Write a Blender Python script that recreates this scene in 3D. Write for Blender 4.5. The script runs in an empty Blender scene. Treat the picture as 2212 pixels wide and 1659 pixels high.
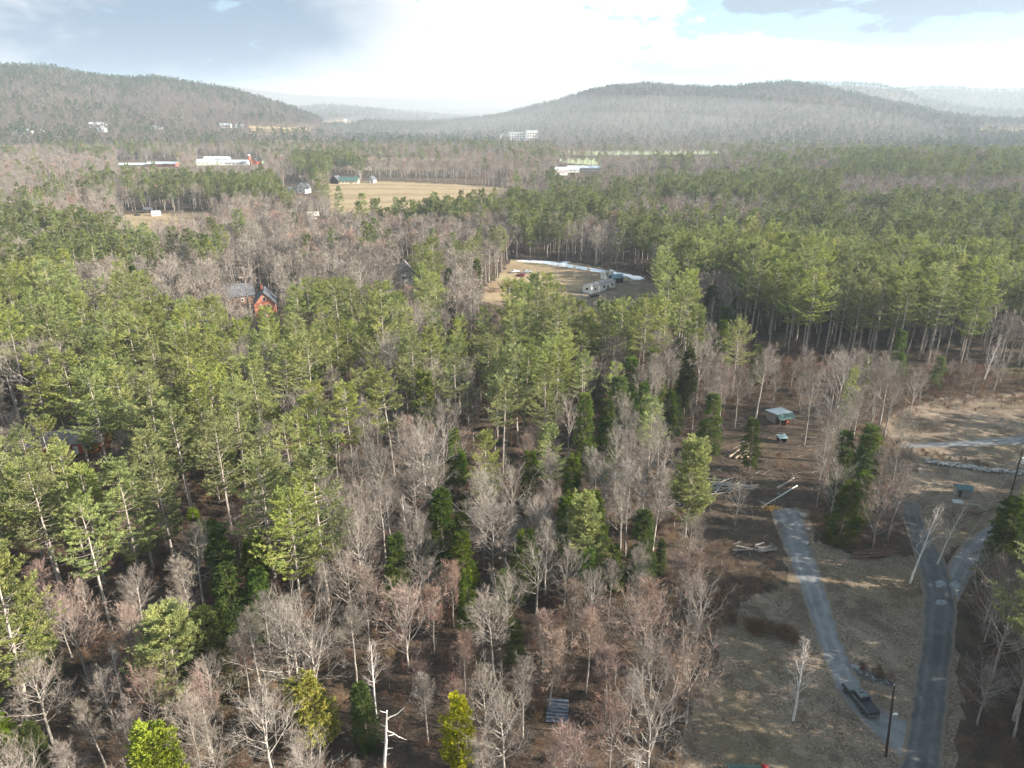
import bpy, math, random
import numpy as np
from math import radians, sin, cos, pi, atan2, hypot
from mathutils import Vector, Matrix

random.seed(7)
RNG = np.random.default_rng(7)
scene = bpy.context.scene
COL = scene.collection

# ------------------------------------------------------------------ camera
CAM_H = 78.0
PITCH = radians(21.2)
K = CAM_H / 62.0
cam = bpy.data.cameras.new("camera")
cam.sensor_width = 36.0
cam.lens = 36.0 * 1535 / 2212
cam.clip_start = 0.5
cam.clip_end = 40000
cam_ob = bpy.data.objects.new("camera", cam)
COL.objects.link(cam_ob)
cam_ob.location = (0, 0, CAM_H)
cam_ob.rotation_euler = (pi / 2 - PITCH, 0, 0)
scene.camera = cam_ob

# ------------------------------------------------------------------ render look
scene.view_settings.view_transform = 'Standard'
scene.view_settings.look = 'None'
scene.view_settings.gamma = 1.0
scene.view_settings.exposure = 1.78
scene.render.engine = 'CYCLES'
cy = scene.cycles
cy.max_bounces = 5
cy.diffuse_bounces = 2
cy.glossy_bounces = 2
cy.transmission_bounces = 2
cy.transparent_max_bounces = 4
cy.volume_bounces = 0
cy.use_denoising = True
cy.use_adaptive_sampling = False
cy.sample_clamp_indirect = 4.0

# ------------------------------------------------------------------ sun and sky
SUN_EL = radians(25)
SUN_AZ = atan2(0.985, -0.16)          # from +Y towards +X
sdir = Vector((sin(SUN_AZ) * cos(SUN_EL), cos(SUN_AZ) * cos(SUN_EL), sin(SUN_EL)))
sun = bpy.data.lights.new("sun", 'SUN')
sun.energy = 5.0
sun.angle = radians(0.5)
sun.color = (1.0, 0.92, 0.79)
sun_ob = bpy.data.objects.new("sun", sun)
COL.objects.link(sun_ob)
sun_ob.rotation_euler = sdir.to_track_quat('Z', 'Y').to_euler()
sun_ob.location = (200, -50, 300)


class NT:
    """small helper to write node trees"""
    def __init__(self, tree):
        self.t = tree
        tree.nodes.clear()

    def n(self, typ, **kw):
        nd = self.t.nodes.new(typ)
        for k, v in kw.items():
            if k == 'inp':
                for a, b in v.items():
                    if hasattr(b, 'is_output') or isinstance(b, bpy.types.NodeSocket):
                        self.t.links.new(b, nd.inputs[a])
                    else:
                        nd.inputs[a].default_value = b
            else:
                setattr(nd, k, v)
        return nd

    def l(self, a, b):
        self.t.links.new(a, b)

    def math(self, op, a, b=None, c=None, clamp=False):
        nd = self.n('ShaderNodeMath', operation=op, use_clamp=clamp)
        for i, v in enumerate((a, b, c)):
            if v is None:
                continue
            if isinstance(v, bpy.types.NodeSocket):
                self.l(v, nd.inputs[i])
            else:
                nd.inputs[i].default_value = v
        return nd.outputs[0]

    def mix(self, f, a, b, blend='MIX'):
        nd = self.n('ShaderNodeMix', data_type='RGBA', blend_type=blend)
        for i, v in ((0, f), (6, a), (7, b)):
            if isinstance(v, bpy.types.NodeSocket):
                self.l(v, nd.inputs[i])
            elif i == 0:
                nd.inputs[0].default_value = v
            else:
                nd.inputs[i].default_value = (*v, 1.0)
        return nd.outputs[2]

    def noise(self, vec, scale, detail=4, rough=0.55, dist=0.0):
        nd = self.n('ShaderNodeTexNoise')
        if vec is not None:
            self.l(vec, nd.inputs['Vector'])
        nd.inputs['Scale'].default_value = scale
        nd.inputs['Detail'].default_value = detail
        nd.inputs['Roughness'].default_value = rough
        nd.inputs['Distortion'].default_value = dist
        return nd.outputs['Fac']

    def ramp(self, f, a, b, interp='SMOOTHSTEP'):
        nd = self.n('ShaderNodeMapRange', interpolation_type=interp)
        self.l(f, nd.inputs[0])
        nd.inputs[1].default_value = a
        nd.inputs[2].default_value = b
        return nd.outputs[0]


world = bpy.data.worlds.new("World")
scene.world = world
world.use_nodes = True
w = NT(world.node_tree)
sky = w.n('ShaderNodeTexSky', sky_type='NISHITA')
sky.sun_disc = False
sky.sun_elevation = SUN_EL
sky.sun_rotation = SUN_AZ
sky.altitude = 200
sky.air_density = 1.0
sky.dust_density = 0.6
tc = w.n('ShaderNodeTexCoord')
nrm = w.n('ShaderNodeVectorMath', operation='NORMALIZE')
w.l(tc.outputs['Generated'], nrm.inputs[0])
sep = w.n('ShaderNodeSeparateXYZ')
w.l(nrm.outputs[0], sep.inputs[0])
az = w.math('ARCTAN2', sep.outputs[0], sep.outputs[1])       # 0 ahead, + right
el = w.math('ARCSINE', sep.outputs[2])
comb = w.n('ShaderNodeCombineXYZ')
w.l(az, comb.inputs[0])
w.l(w.math('MULTIPLY', el, 2.2), comb.inputs[1])
P0 = comb.outputs[0]
n1 = w.noise(P0, 5.0, 6, 0.6, 0.4)
n2 = w.noise(P0, 13.0, 7, 0.62, 0.35)
n3 = w.noise(P0, 42.0, 8, 0.62, 0.5)
n3c = w.math('SUBTRACT', n3, 0.5)
n1c = w.math('SUBTRACT', n1, 0.5)
n2c = w.math('SUBTRACT', n2, 0.5)


def blob(a0, e0, sa, se, amp=1.0, wob=0.5):
    """soft patch of cloud centred on azimuth a0 and elevation e0 (degrees)"""
    a = w.math('ADD', az, w.math('MULTIPLY', n2c, 0.12 * wob))
    e = w.math('ADD', el, w.math('MULTIPLY', n1c, 0.06 * wob))
    da = w.math('DIVIDE', w.math('SUBTRACT', a, radians(a0)), radians(sa))
    de = w.math('DIVIDE', w.math('SUBTRACT', e, radians(e0)), radians(se))
    r2 = w.math('ADD', w.math('MULTIPLY', da, da), w.math('MULTIPLY', de, de))
    return w.math('MULTIPLY', w.math('EXPONENT', w.math('MULTIPLY', r2, -1.0)), amp)


def add(*v):
    r = v[0]
    for x in v[1:]:
        r = w.math('ADD', r, x)
    return r


# white cloud cover over a blue sky, with grey undersides
blue_gap = add(blob(23, 5.4, 10, 1.9, 1.8), blob(17, 7.2, 5, 1.2, 1.4), blob(13, 2.2, 6, 1.0, 0.9),
               blob(30, 4.5, 6, 1.2, 0.8), blob(26, 2.2, 6, 0.9, 1.3), blob(19, 1.8, 9, 0.8, 0.8))
white_puff = add(blob(20.0, 3.6, 4.5, 0.9, 1.0), blob(25.0, 3.0, 4, 0.8, 0.9), blob(32, 2.6, 6, 1.0, 0.9),
                 blob(14.5, 4.0, 2.5, 0.8, 0.9))
grey = add(blob(17.8, 6.6, 3.0, 0.6, 1.6, 0.4), blob(29, 6.2, 7.0, 0.8, 1.6, 0.4), blob(25.5, 5.0, 2.2, 0.5, 0.8, 0.4),
           blob(20.3, 3.9, 1.2, 0.35, 0.6, 0.3), blob(23.6, 4.2, 0.9, 0.25, 0.6, 0.3), blob(12.2, 4.0, 1.0, 0.4, 0.4, 0.3))
leftgrey = add(blob(-26, 4.0, 13, 3.0, 1.0, 1.0), blob(-24, 9.5, 14, 4.0, 0.9, 1.0), blob(-14, 6.5, 6, 2.5, 0.4, 1.2))
cloudcol = w.mix(w.ramp(w.math('MULTIPLY', leftgrey, w.math('ADD', w.math('ADD', 0.2, w.math('MULTIPLY', n1, 1.7)), w.math('MULTIPLY', n2c, 1.2))), 0.05, 1.05), (0.325, 0.325, 0.325), (0.085, 0.118, 0.165))
nishi = w.n('ShaderNodeVectorMath', operation='SCALE')
w.l(sky.outputs[0], nishi.inputs[0])
nishi.inputs['Scale'].default_value = 0.062
skycol = w.mix(0.8, nishi.outputs[0], (0.14, 0.225, 0.285))
cover = w.ramp(w.math('ADD', w.math('SUBTRACT', blue_gap, w.math('MULTIPLY', white_puff, 0.85)), w.math('ADD', w.math('MULTIPLY', n2c, 2.2), w.math('MULTIPLY', n3c, 2.0))), 0.25, 0.8)
dome = w.ramp(w.math('ADD', el, w.math('MULTIPLY', n1c, 0.5)), radians(11), radians(34))
cov2 = w.math('MAXIMUM', cover, w.math('MULTIPLY', dome, 0.8))
c1 = w.mix(cov2, cloudcol, skycol)
c2 = w.mix(w.math('MULTIPLY', w.ramp(w.math('ADD', grey, w.math('ADD', w.math('MULTIPLY', n2c, 1.5), w.math('MULTIPLY', n3c, 1.8))), 0.35, 0.85), 0.9), c1, (0.10, 0.13, 0.17))
bg = w.n('ShaderNodeBackground')
w.l(c2, bg.inputs[0])
bg.inputs[1].default_value = 1.0
wo = w.n('ShaderNodeOutputWorld')
w.l(bg.outputs[0], wo.inputs[0])

# ------------------------------------------------------------------ geometry of the view (display pixels 2212 x 1659 of the survey)


def ray(x, y):
    a = (x - 1106) / 1535.0
    b = (829.5 - y) / 1535.0
    return a, cos(PITCH) + b * sin(PITCH), -sin(PITCH) + b * cos(PITCH)


def G(x, y, z=0.0):
    a, dy, dz = ray(x, y)
    t = (z - CAM_H) / dz
    return (a * t, dy * t)


def proj(x, y, z):
    """numpy: world -> survey pixels"""
    zc = z - CAM_H
    f = y * cos(PITCH) - zc * sin(PITCH)
    u = y * sin(PITCH) + zc * cos(PITCH)
    f = np.maximum(f, 1e-3)
    return 1106 + 1535 * x / f, 829.5 - 1535 * u / f


def inpoly(px, py, poly):
    inside = np.zeros(np.shape(px), bool)
    n = len(poly)
    for i in range(n):
        x1, y1 = poly[i]
        x2, y2 = poly[(i + 1) % n]
        if y1 == y2:
            continue
        c = ((y1 > py) != (y2 > py)) & (px < (x2 - x1) * (py - y1) / (y2 - y1) + x1)
        inside ^= c
    return inside


def gp(poly):
    return [G(*p) for p in poly]


# ------------------------------------------------------------------ terrain
def layer(pts, R, foot, back, trees):
    azs, hs = [], []
    for (x, y) in pts:
        a, dy, dz = ray(x, y)
        azs.append(atan2(a, dy))
        hs.append(CAM_H + R * dz / hypot(a, dy) - trees)
    return dict(a=np.array(azs), h=np.array(hs), R=R, foot=foot, back=back)


LAYERS = [
    layer([(-500, 130), (-200, 132), (0, 140), (100, 142), (180, 158), (260, 168), (340, 166), (430, 180), (520, 197), (600, 220), (680, 250), (760, 282), (850, 300)], 2700, 1350, 900, 13),
    layer([(480, 180), (540, 190), (640, 203), (760, 207), (860, 210), (960, 212), (1106, 214), (1210, 209), (1320, 205), (1450, 215), (2400, 230)], 8200, 5200, 1500, 8),
    layer([(560, 245), (650, 232), (720, 228), (800, 236), (900, 245), (1000, 252), (1060, 256), (1140, 262), (1300, 262)], 4600, 3000, 700, 12),
    layer([(700, 274), (790, 262), (880, 266), (960, 262), (1040, 255), (1090, 246), (1130, 235), (1200, 217), (1260, 198), (1320, 184), (1400, 179), (1450, 183), (1520, 188), (1580, 187), (1650, 179), (1700, 177), (1760, 182), (1820, 196), (1900, 213), (2000, 235), (2080, 250), (2160, 256), (2400, 262), (2700, 265)], 2800, 1450, 800, 13),
    layer([(1650, 200), (1720, 182), (1780, 178), (1850, 180), (1900, 184), (1940, 192), (1990, 215), (2100, 235), (2250, 245), (2700, 250)], 4600, 3200, 600, 12),
    layer([(1850, 205), (1930, 193), (1990, 188), (2060, 187), (2120, 193), (2180, 193), (2300, 188), (2700, 180)], 6200, 4600, 800, 12),
]


def smooth(t):
    t = np.clip(t, 0, 1)
    return t * t * (3 - 2 * t)


def lumps(x, y, s, seed=0.0):
    """cheap smooth noise in about -1..1"""
    v = 0
    a = 1.0
    f = 1.0 / s
    for k in range(4):
        ph = seed + k * 2.3
        v = v + a * (np.sin(x * f * 1.7 + 1.3 * np.sin(y * f * 1.1 + ph) + ph) * np.cos(y * f * 1.9 + 1.1 * np.sin(x * f * 0.9 - ph)))
        a *= 0.55
        f *= 2.1
    return v / 2.0


def terrain(x, y):
    x = np.asarray(x, float)
    y = np.asarray(y, float)
    r = np.hypot(x, y)
    az_ = np.arctan2(x, y)
    z = np.zeros_like(r)
    # slow roll of the near ground
    z = z + 0.5 * lumps(x, y, 60.0) * smooth((r - 130) / 200)
    # wooded rise on the right
    z = z + 15 * np.exp(-(((x - 560) / 330) ** 2 + ((y - 820) / 190) ** 2))
    z = z + 7 * np.exp(-(((x - 330) / 200) ** 2 + ((y - 560) / 130) ** 2))
    z = z - 3 * smooth((r - 420) / 400) * smooth((450 - x) / 200)
    for L in LAYERS:
        h = np.interp(az_, L['a'], L['h'])
        edge = smooth((az_ - (L['a'][0] - 0.06)) / 0.06) * smooth(((L['a'][-1] + 0.1) - az_) / 0.1)
        up = smooth((r - L['foot']) / (L['R'] - L['foot']))
        up = 0.55 * up + 0.45 * np.clip((r - L['foot']) / (L['R'] - L['foot']), 0, 1)
        down = 1 - 0.6 * smooth((r - L['R']) / L['back'])
        hh = h * up * down * edge
        hh = hh + lumps(x, y, 260, L['R']) * 9 * up * (1 - up) * 4 * edge
        z = np.maximum(z, hh)
    return z


def tz(x, y):
    return float(terrain(x, y))


# ------------------------------------------------------------------ object helpers
def tag(o, label=None, cat=None, group=None, kind=None):
    if label:
        o['label'] = label
    if cat:
        o['category'] = cat
    if group:
        o['group'] = group
    if kind:
        o['kind'] = kind
    return o


def empty(name, loc, rz=0.0, label=None, cat=None, group=None):
    o = bpy.data.objects.new(name, None)
    o.empty_display_size = 0.5
    COL.objects.link(o)
    o.location = loc
    o.rotation_euler = (0, 0, rz)
    return tag(o, label, cat, group)


class MB:
    """collects polygons, builds ONE mesh object"""
    def __init__(self):
        self.v = []
        self.f = []
        self.m = []

    def poly(self, pts, mi=0):
        b = len(self.v)
        self.v += [tuple(p) for p in pts]
        self.f.append(list(range(b, b + len(pts))))
        self.m.append(mi)

    def box(self, c, s, mi=0, rz=0.0, M=None, bevel=0.0, top=1.0):
        hx, hy, hz = s[0] / 2, s[1] / 2, s[2] / 2
        b = len(self.v)
        for (sx, sy, sz) in ((-1, -1, -1), (1, -1, -1), (1, 1, -1), (-1, 1, -1), (-1, -1, 1), (1, -1, 1), (1, 1, 1), (-1, 1, 1)):
            k = top if sz > 0 else 1.0
            p = Vector((sx * hx * k, sy * hy * k, sz * hz))
            if rz:
                p = Matrix.Rotation(rz, 3, 'Z') @ p
            if M is not None:
                p = M @ p
            self.v.append((p.x + c[0], p.y + c[1], p.z + c[2]))
        for q in ((0, 3, 2, 1), (4, 5, 6, 7), (0, 1, 5, 4), (1, 2, 6, 5), (2, 3, 7, 6), (3, 0, 4, 7)):
            self.f.append([b + i for i in q])
            self.m.append(mi)
        return self

    def tube(self, pts, rad, k=8, mi=0, cap=True):
        pts = [Vector(p) for p in pts]
        n = len(pts)
        if not hasattr(rad, '__len__'):
            rad = [rad] * n
        b = len(self.v)
        ref = Vector((0.13, 0.31, 0.94))
        for i in range(n):
            t = (pts[min(i + 1, n - 1)] - pts[max(i - 1, 0)]).normalized()
            r_ = ref if abs(t.dot(ref)) < 0.95 else Vector((1, 0, 0))
            u = t.cross(r_).normalized()
            v = t.cross(u)
            for j in range(k):
                a = 2 * pi * j / k
                p = pts[i] + (u * cos(a) + v * sin(a)) * rad[i]
                self.v.append(tuple(p))
        for i in range(n - 1):
            for j in range(k):
                a = b + i * k + j
                c = b + i * k + (j + 1) % k
                self.f.append([a, c, c + k, a + k])
                self.m.append(mi)
        if cap:
            self.f.append([b + j for j in range(k)][::-1])
            self.m.append(mi)
            self.f.append([b + (n - 1) * k + j for j in range(k)])
            self.m.append(mi)
        return self

    def lump(self, c, s, seed=0, mi=0, seg=7, rings=5):
        """irregular boulder / heap"""
        r = random.Random(seed)
        b = len(self.v)
        rz = r.uniform(0, pi)
        for i in range(rings + 1):
            th = pi * i / rings
            for j in range(seg):
                ph = 2 * pi * j / seg
                k = r.uniform(0.78, 1.15) if 0 < i < rings else 0.95
                x, y, z = sin(th) * cos(ph) * s[0] * k, sin(th) * sin(ph) * s[1] * k, cos(th) * s[2] * k
                x, y = x * cos(rz) - y * sin(rz), x * sin(rz) + y * cos(rz)
                self.v.append((c[0] + x, c[1] + y, c[2] + z))
        for i in range(rings):
            for j in range(seg):
                a = b + i * seg + j
                d = b + i * seg + (j + 1) % seg
                self.f.append([a, a + seg, d + seg, d])
                self.m.append(mi)
        return self

    def build(self, name, mats, parent=None, smooth_=False, bevel=0.0):
        me = bpy.data.meshes.new(name)
        me.from_pydata(self.v, [], self.f)
        if not isinstance(mats, (list, tuple)):
            mats = [mats]
        for m in mats:
            me.materials.append(m)
        me.polygons.foreach_set('material_index', self.m)
        if smooth_:
            me.polygons.foreach_set('use_smooth', [True] * len(self.f))
        me.update()
        o = bpy.data.objects.new(name, me)
        COL.objects.link(o)
        if parent is not None:
            o.parent = parent
        if bevel > 0:
            md = o.modifiers.new('bevel', 'BEVEL')
            md.width = bevel
            md.segments = 2
            md.limit_method = 'ANGLE'
        return o


def tri_mesh(name, V, F, mats, mi=None):
    me = bpy.data.meshes.new(name)
    V = np.asarray(V, np.float32)
    F = np.asarray(F, np.int32)
    me.vertices.add(len(V))
    me.vertices.foreach_set('co', V.ravel())
    me.loops.add(F.size)
    me.loops.foreach_set('vertex_index', F.ravel())
    me.polygons.add(len(F))
    k = F.shape[1]
    me.polygons.foreach_set('loop_start', np.arange(0, F.size, k, dtype=np.int32))
    for m in (mats if isinstance(mats, (list, tuple)) else [mats]):
        me.materials.append(m)
    if mi is not None:
        me.polygons.foreach_set('material_index', np.asarray(mi, np.int32))
    me.update(calc_edges=True)
    return me


# ------------------------------------------------------------------ materials
def mat(name, col, rough=0.8, spec=0.3, metal=0.0, var=0.0, vscale=3.0, col2=None, bump=0.0, coat=0.0):
    m = bpy.data.materials.new(name)
    m.use_nodes = True
    t = NT(m.node_tree)
    b = t.n('ShaderNodeBsdfPrincipled')
    o = t.n('ShaderNodeOutputMaterial')
    t.l(b.outputs[0], o.inputs[0])
    b.inputs['Roughness'].default_value = rough
    b.inputs['Specular IOR Level'].default_value = spec
    b.inputs['Metallic'].default_value = metal
    b.inputs['Coat Weight'].default_value = coat
    b.inputs['Base Color'].default_value = (*col, 1)
    if var or col2:
        tcn = t.n('ShaderNodeTexCoord')
        nz = t.noise(tcn.outputs['Object'], vscale, 5, 0.6)
        f = t.ramp(nz, 0.3, 0.7)
        c2_ = col2 or tuple(max(0, c * (1 - var)) for c in col)
        c1_ = col if col2 else tuple(min(1, c * (1 + var * 0.5)) for c in col)
        t.l(t.mix(f, c1_, c2_), b.inputs['Base Color'])
        if bump:
            bp = t.n('ShaderNodeBump')
            bp.inputs['Strength'].default_value = bump
            t.l(nz, bp.inputs['Height'])
            t.l(bp.outputs[0], b.inputs['Normal'])
    return m


def foliage_mat(name, c_a, c_b, trans=0.3, hue=0.02, val=0.35, scale=0.35):
    """needles / twigs: two tones in clumps, a shift of tone from tree to tree"""
    m = bpy.data.materials.new(name)
    m.use_nodes = True
    t = NT(m.node_tree)
    tcn = t.n('ShaderNodeTexCoord')
    oi = t.n('ShaderNodeObjectInfo')
    nz = t.noise(tcn.outputs['Object'], scale, 3, 0.6)
    c = t.mix(t.ramp(nz, 0.35, 0.65), c_a, c_b)
    hs = t.n('ShaderNodeHueSaturation')
    t.l(c, hs.inputs['Color'])
    t.l(t.math('ADD', 0.5 - hue, t.math('MULTIPLY', oi.outputs['Random'], 2 * hue)), hs.inputs['Hue'])
    r2 = t.math('FRACT', t.math('MULTIPLY', oi.outputs['Random'], 7.31))
    t.l(t.math('ADD', 1 - val * 0.5, t.math('MULTIPLY', r2, val)), hs.inputs['Value'])
    r3 = t.math('FRACT', t.math('MULTIPLY', oi.outputs['Random'], 3.77))
    t.l(t.math('ADD', 0.85, t.math('MULTIPLY', r3, 0.3)), hs.inputs['Saturation'])
    d = t.n('ShaderNodeBsdfDiffuse')
    t.l(hs.outputs[0], d.inputs[0])
    if trans > 0:
        tr = t.n('ShaderNodeBsdfTranslucent')
        t.l(hs.outputs[0], tr.inputs[0])
        mx = t.n('ShaderNodeMixShader')
        mx.inputs[0].default_value = trans
        t.l(d.outputs[0], mx.inputs[1])
        t.l(tr.outputs[0], mx.inputs[2])
        sh = mx.outputs[0]
    else:
        sh = d.outputs[0]
    o = t.n('ShaderNodeOutputMaterial')
    t.l(sh, o.inputs[0])
    return m


M_PINE = foliage_mat('pine_needles', (0.345, 0.365, 0.128), (0.175, 0.208, 0.085), 0.35, 0.014, 0.45)
M_PINEM = foliage_mat('pine_needles_clumped', (0.265, 0.285, 0.108), (0.130, 0.160, 0.073), 0.3, 0.016, 0.6)
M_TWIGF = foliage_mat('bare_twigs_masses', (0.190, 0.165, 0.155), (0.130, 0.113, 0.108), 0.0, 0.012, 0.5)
M_PINEF = foliage_mat('pine_needles_masses', (0.095, 0.125, 0.065), (0.060, 0.085, 0.050), 0.25, 0.014, 0.5)  # same needles, darkened in colour since the coarse far blades catch more sun
M_HEM = foliage_mat('hemlock_needles', (0.120, 0.160, 0.032), (0.060, 0.095, 0.025), 0.3, 0.02, 0.8)
M_CED = foliage_mat('cedar_needles', (0.42, 0.42, 0.055), (0.24, 0.27, 0.04), 0.3, 0.02, 0.25, 1.2)
M_TWIG = foliage_mat('bare_twigs', (0.29, 0.25, 0.215), (0.20, 0.17, 0.145), 0.0, 0.012, 0.5)
M_TWIGR = foliage_mat('maple_twigs', (0.32, 0.215, 0.175), (0.22, 0.165, 0.135), 0.0, 0.012, 0.4)
M_TWIGW = foliage_mat('birch_twigs', (0.42, 0.36, 0.33), (0.30, 0.25, 0.22), 0.0, 0.01, 0.3)
M_BRUSH = foliage_mat('brush_twigs', (0.22, 0.135, 0.09), (0.15, 0.10, 0.07), 0.0, 0.02, 0.6, 0.8)


def bark_mat(name, a, b, sc=2.0, rnd=0.4):
    m = bpy.data.materials.new(name)
    m.use_nodes = True
    t = NT(m.node_tree)
    tcn = t.n('ShaderNodeTexCoord')
    mp = t.n('ShaderNodeMapping')
    t.l(tcn.outputs['Object'], mp.inputs[0])
    mp.inputs['Scale'].default_value = (2, 2, 0.45)
    oi = t.n('ShaderNodeObjectInfo')
    nz = t.noise(mp.outputs[0], sc, 5, 0.65)
    c = t.mix(t.ramp(nz, 0.35, 0.68), a, b)
    hs = t.n('ShaderNodeHueSaturation')
    t.l(c, hs.inputs['Color'])
    t.l(t.math('ADD', 1 - rnd * 0.5, t.math('MULTIPLY', oi.outputs['Random'], rnd)), hs.inputs['Value'])
    d = t.n('ShaderNodeBsdfDiffuse')
    t.l(hs.outputs[0], d.inputs[0])
    o = t.n('ShaderNodeOutputMaterial')
    t.l(d.outputs[0], o.inputs[0])
    return m


M_BARKP = bark_mat('pine_bark', (0.40, 0.355, 0.315), (0.20, 0.165, 0.14), 2.0)
M_BARKG = bark_mat('grey_bark', (0.40, 0.365, 0.33), (0.19, 0.165, 0.145), 1.6)
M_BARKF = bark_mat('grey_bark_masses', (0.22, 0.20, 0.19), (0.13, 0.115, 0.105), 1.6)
M_BARKB = bark_mat('birch_bark', (0.72, 0.70, 0.67), (0.45, 0.42, 0.39), 2.2, 0.15)
M_BARKH = bark_mat('hemlock_bark', (0.24, 0.19, 0.15), (0.13, 0.10, 0.08), 2.0)
M_DEAD = bark_mat('dead_wood', (0.50, 0.45, 0.40), (0.24, 0.20, 0.17), 2.0, 0.2)


def ground_mat():
    m = bpy.data.materials.new('ground_litter_and_grass')
    m.use_nodes = True
    t = NT(m.node_tree)
    geo = t.n('ShaderNodeNewGeometry')
    P = geo.outputs['Position']
    big = t.noise(P, 0.045, 5, 0.6)
    mid = t.noise(P, 0.35, 6, 0.65, 0.4)
    fine = t.noise(P, 2.6, 6, 0.7)
    vf = t.noise(P, 9.0, 3, 0.7)
    litter = t.mix(t.ramp(mid, 0.3, 0.7), (0.108, 0.078, 0.058), (0.058, 0.047, 0.039))
    litter = t.mix(t.ramp(fine, 0.52, 0.72), litter, (0.175, 0.130, 0.098))
    litter = t.mix(t.ramp(big, 0.56, 0.72), litter, (0.10, 0.088, 0.045))
    grass = t.mix(t.ramp(mid, 0.36, 0.64), (0.205, 0.160, 0.120), (0.110, 0.080, 0.058))
    grass = t.mix(t.ramp(fine, 0.42, 0.64), grass, (0.31, 0.250, 0.195))
    grass = t.mix(t.math('MULTIPLY', t.ramp(big, 0.5, 0.66), 0.5), grass, (0.145, 0.125, 0.068))
    grass = t.mix(t.math('MULTIPLY', t.ramp(vf, 0.45, 0.7), 0.5), grass, (0.12, 0.09, 0.065))
    pat = t.noise(P, 0.13, 5, 0.65, 0.8)
    grass = t.mix(t.math('MULTIPLY', t.ramp(pat, 0.50, 0.62), 0.6), grass, (0.095, 0.070, 0.052))
    grass = t.mix(t.math('MULTIPLY', t.ramp(pat, 0.44, 0.34), 0.45), grass, (0.34, 0.28, 0.215))
    litter = t.mix(t.math('MULTIPLY', t.ramp(pat, 0.52, 0.64), 0.6), litter, (0.055, 0.045, 0.036))
    fld = t.mix(t.ramp(mid, 0.35, 0.65), (0.34, 0.26, 0.17), (0.27, 0.205, 0.13))
    wv = t.n('ShaderNodeTexWave', wave_type='BANDS', bands_direction='Y')
    t.l(P, wv.inputs['Vector'])
    wv.inputs['Scale'].default_value = 0.007
    wv.inputs['Distortion'].default_value = 16
    wv.inputs['Detail'].default_value = 5
    wv.inputs['Detail Scale'].default_value = 0.6
    fld = t.mix(t.math('MULTIPLY', t.ramp(wv.outputs['Fac'], 0.3, 0.8), 0.45), fld, (0.18, 0.13, 0.085))
    fld = t.mix(t.math('MULTIPLY', t.ramp(big, 0.5, 0.65), 0.4), fld, (0.33, 0.30, 0.16))
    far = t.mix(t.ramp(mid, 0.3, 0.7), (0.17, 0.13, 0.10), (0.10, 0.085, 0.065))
    green = (0.30, 0.33, 0.20)

    def at(nm):
        return t.n('ShaderNodeAttribute', attribute_name=nm).outputs['Fac']
    lawn = t.ramp(t.math('ADD', at('lawn'), t.math('MULTIPLY', t.math('SUBTRACT', mid, 0.5), 0.5)), 0.35, 0.65)
    c = t.mix(lawn, litter, grass)
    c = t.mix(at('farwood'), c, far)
    c = t.mix(t.ramp(t.math('ADD', at('field'), t.math('MULTIPLY', t.math('SUBTRACT', mid, 0.5), 0.3)), 0.4, 0.6), c, fld)
    c = t.mix(at('green'), c, green)
    b = t.n('ShaderNodeBsdfDiffuse')
    t.l(c, b.inputs[0])
    bp = t.n('ShaderNodeBump')
    bp.inputs['Strength'].default_value = 0.9
    bp.inputs['Distance'].default_value = 0.35
    t.l(t.math('ADD', fine, t.math('MULTIPLY', vf, 0.4)), bp.inputs['Height'])
    t.l(bp.outputs[0], b.inputs['Normal'])
    o = t.n('ShaderNodeOutputMaterial')
    t.l(b.outputs[0], o.inputs[0])
    return m


M_GROUND = ground_mat()


def road_mat(name, a, b_, c_):
    m = bpy.data.materials.new(name)
    m.use_nodes = True
    t = NT(m.node_tree)
    geo = t.n('ShaderNodeNewGeometry')
    P = geo.outputs['Position']
    ac = t.n('ShaderNodeAttribute', attribute_name='across').outputs['Fac']
    mid = t.noise(P, 0.5, 5, 0.6)
    big = t.noise(P, 0.11, 4, 0.6)
    fine = t.noise(P, 6, 5, 0.7)
    off = t.math('MULTIPLY', t.math('SUBTRACT', mid, 0.5), 0.16)
    e1 = t.math('ABSOLUTE', t.math('SUBTRACT', t.math('ADD', ac, off), 0.5))      # 0 on the centre line, 0.5 at the edge
    wheel = t.math('SUBTRACT', 1.0, t.math('MULTIPLY', t.math('ABSOLUTE', t.math('SUBTRACT', e1, 0.2)), 9.0), clamp=True)
    c = t.mix(t.ramp(mid, 0.35, 0.65), a, b_)
    c = t.mix(t.math('MULTIPLY', wheel, t.ramp(big, 0.35, 0.6)), c, c_)
    c = t.mix(t.math('MULTIPLY', t.ramp(big, 0.52, 0.62), 0.5), c, tuple(v * 0.55 for v in b_))
    c = t.mix(t.math('MULTIPLY', t.ramp(fine, 0.55, 0.75), 0.6), c, tuple(min(1, v * 1.6) for v in a))
    c = t.mix(t.math('MULTIPLY', t.ramp(fine, 0.40, 0.28), 0.5), c, (0.09, 0.065, 0.045))
    edge = t.ramp(t.math('ADD', e1, t.math('MULTIPLY', t.math('SUBTRACT', fine, 0.5), 0.22)), 0.36, 0.46)
    soil = t.mix(t.ramp(fine, 0.42, 0.64), (0.115, 0.086, 0.062), (0.185, 0.145, 0.11))
    c = t.mix(edge, c, soil)
    d = t.n('ShaderNodeBsdfPrincipled')
    d.inputs['Roughness'].default_value = 0.85
    t.l(c, d.inputs['Base Color'])
    bp = t.n('ShaderNodeBump')
    bp.inputs['Strength'].default_value = 0.5
    bp.inputs['Distance'].default_value = 0.05
    t.l(fine, bp.inputs['Height'])
    t.l(bp.outputs[0], d.inputs['Normal'])
    o = t.n('ShaderNodeOutputMaterial')
    t.l(d.outputs[0], o.inputs[0])
    return m


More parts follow.
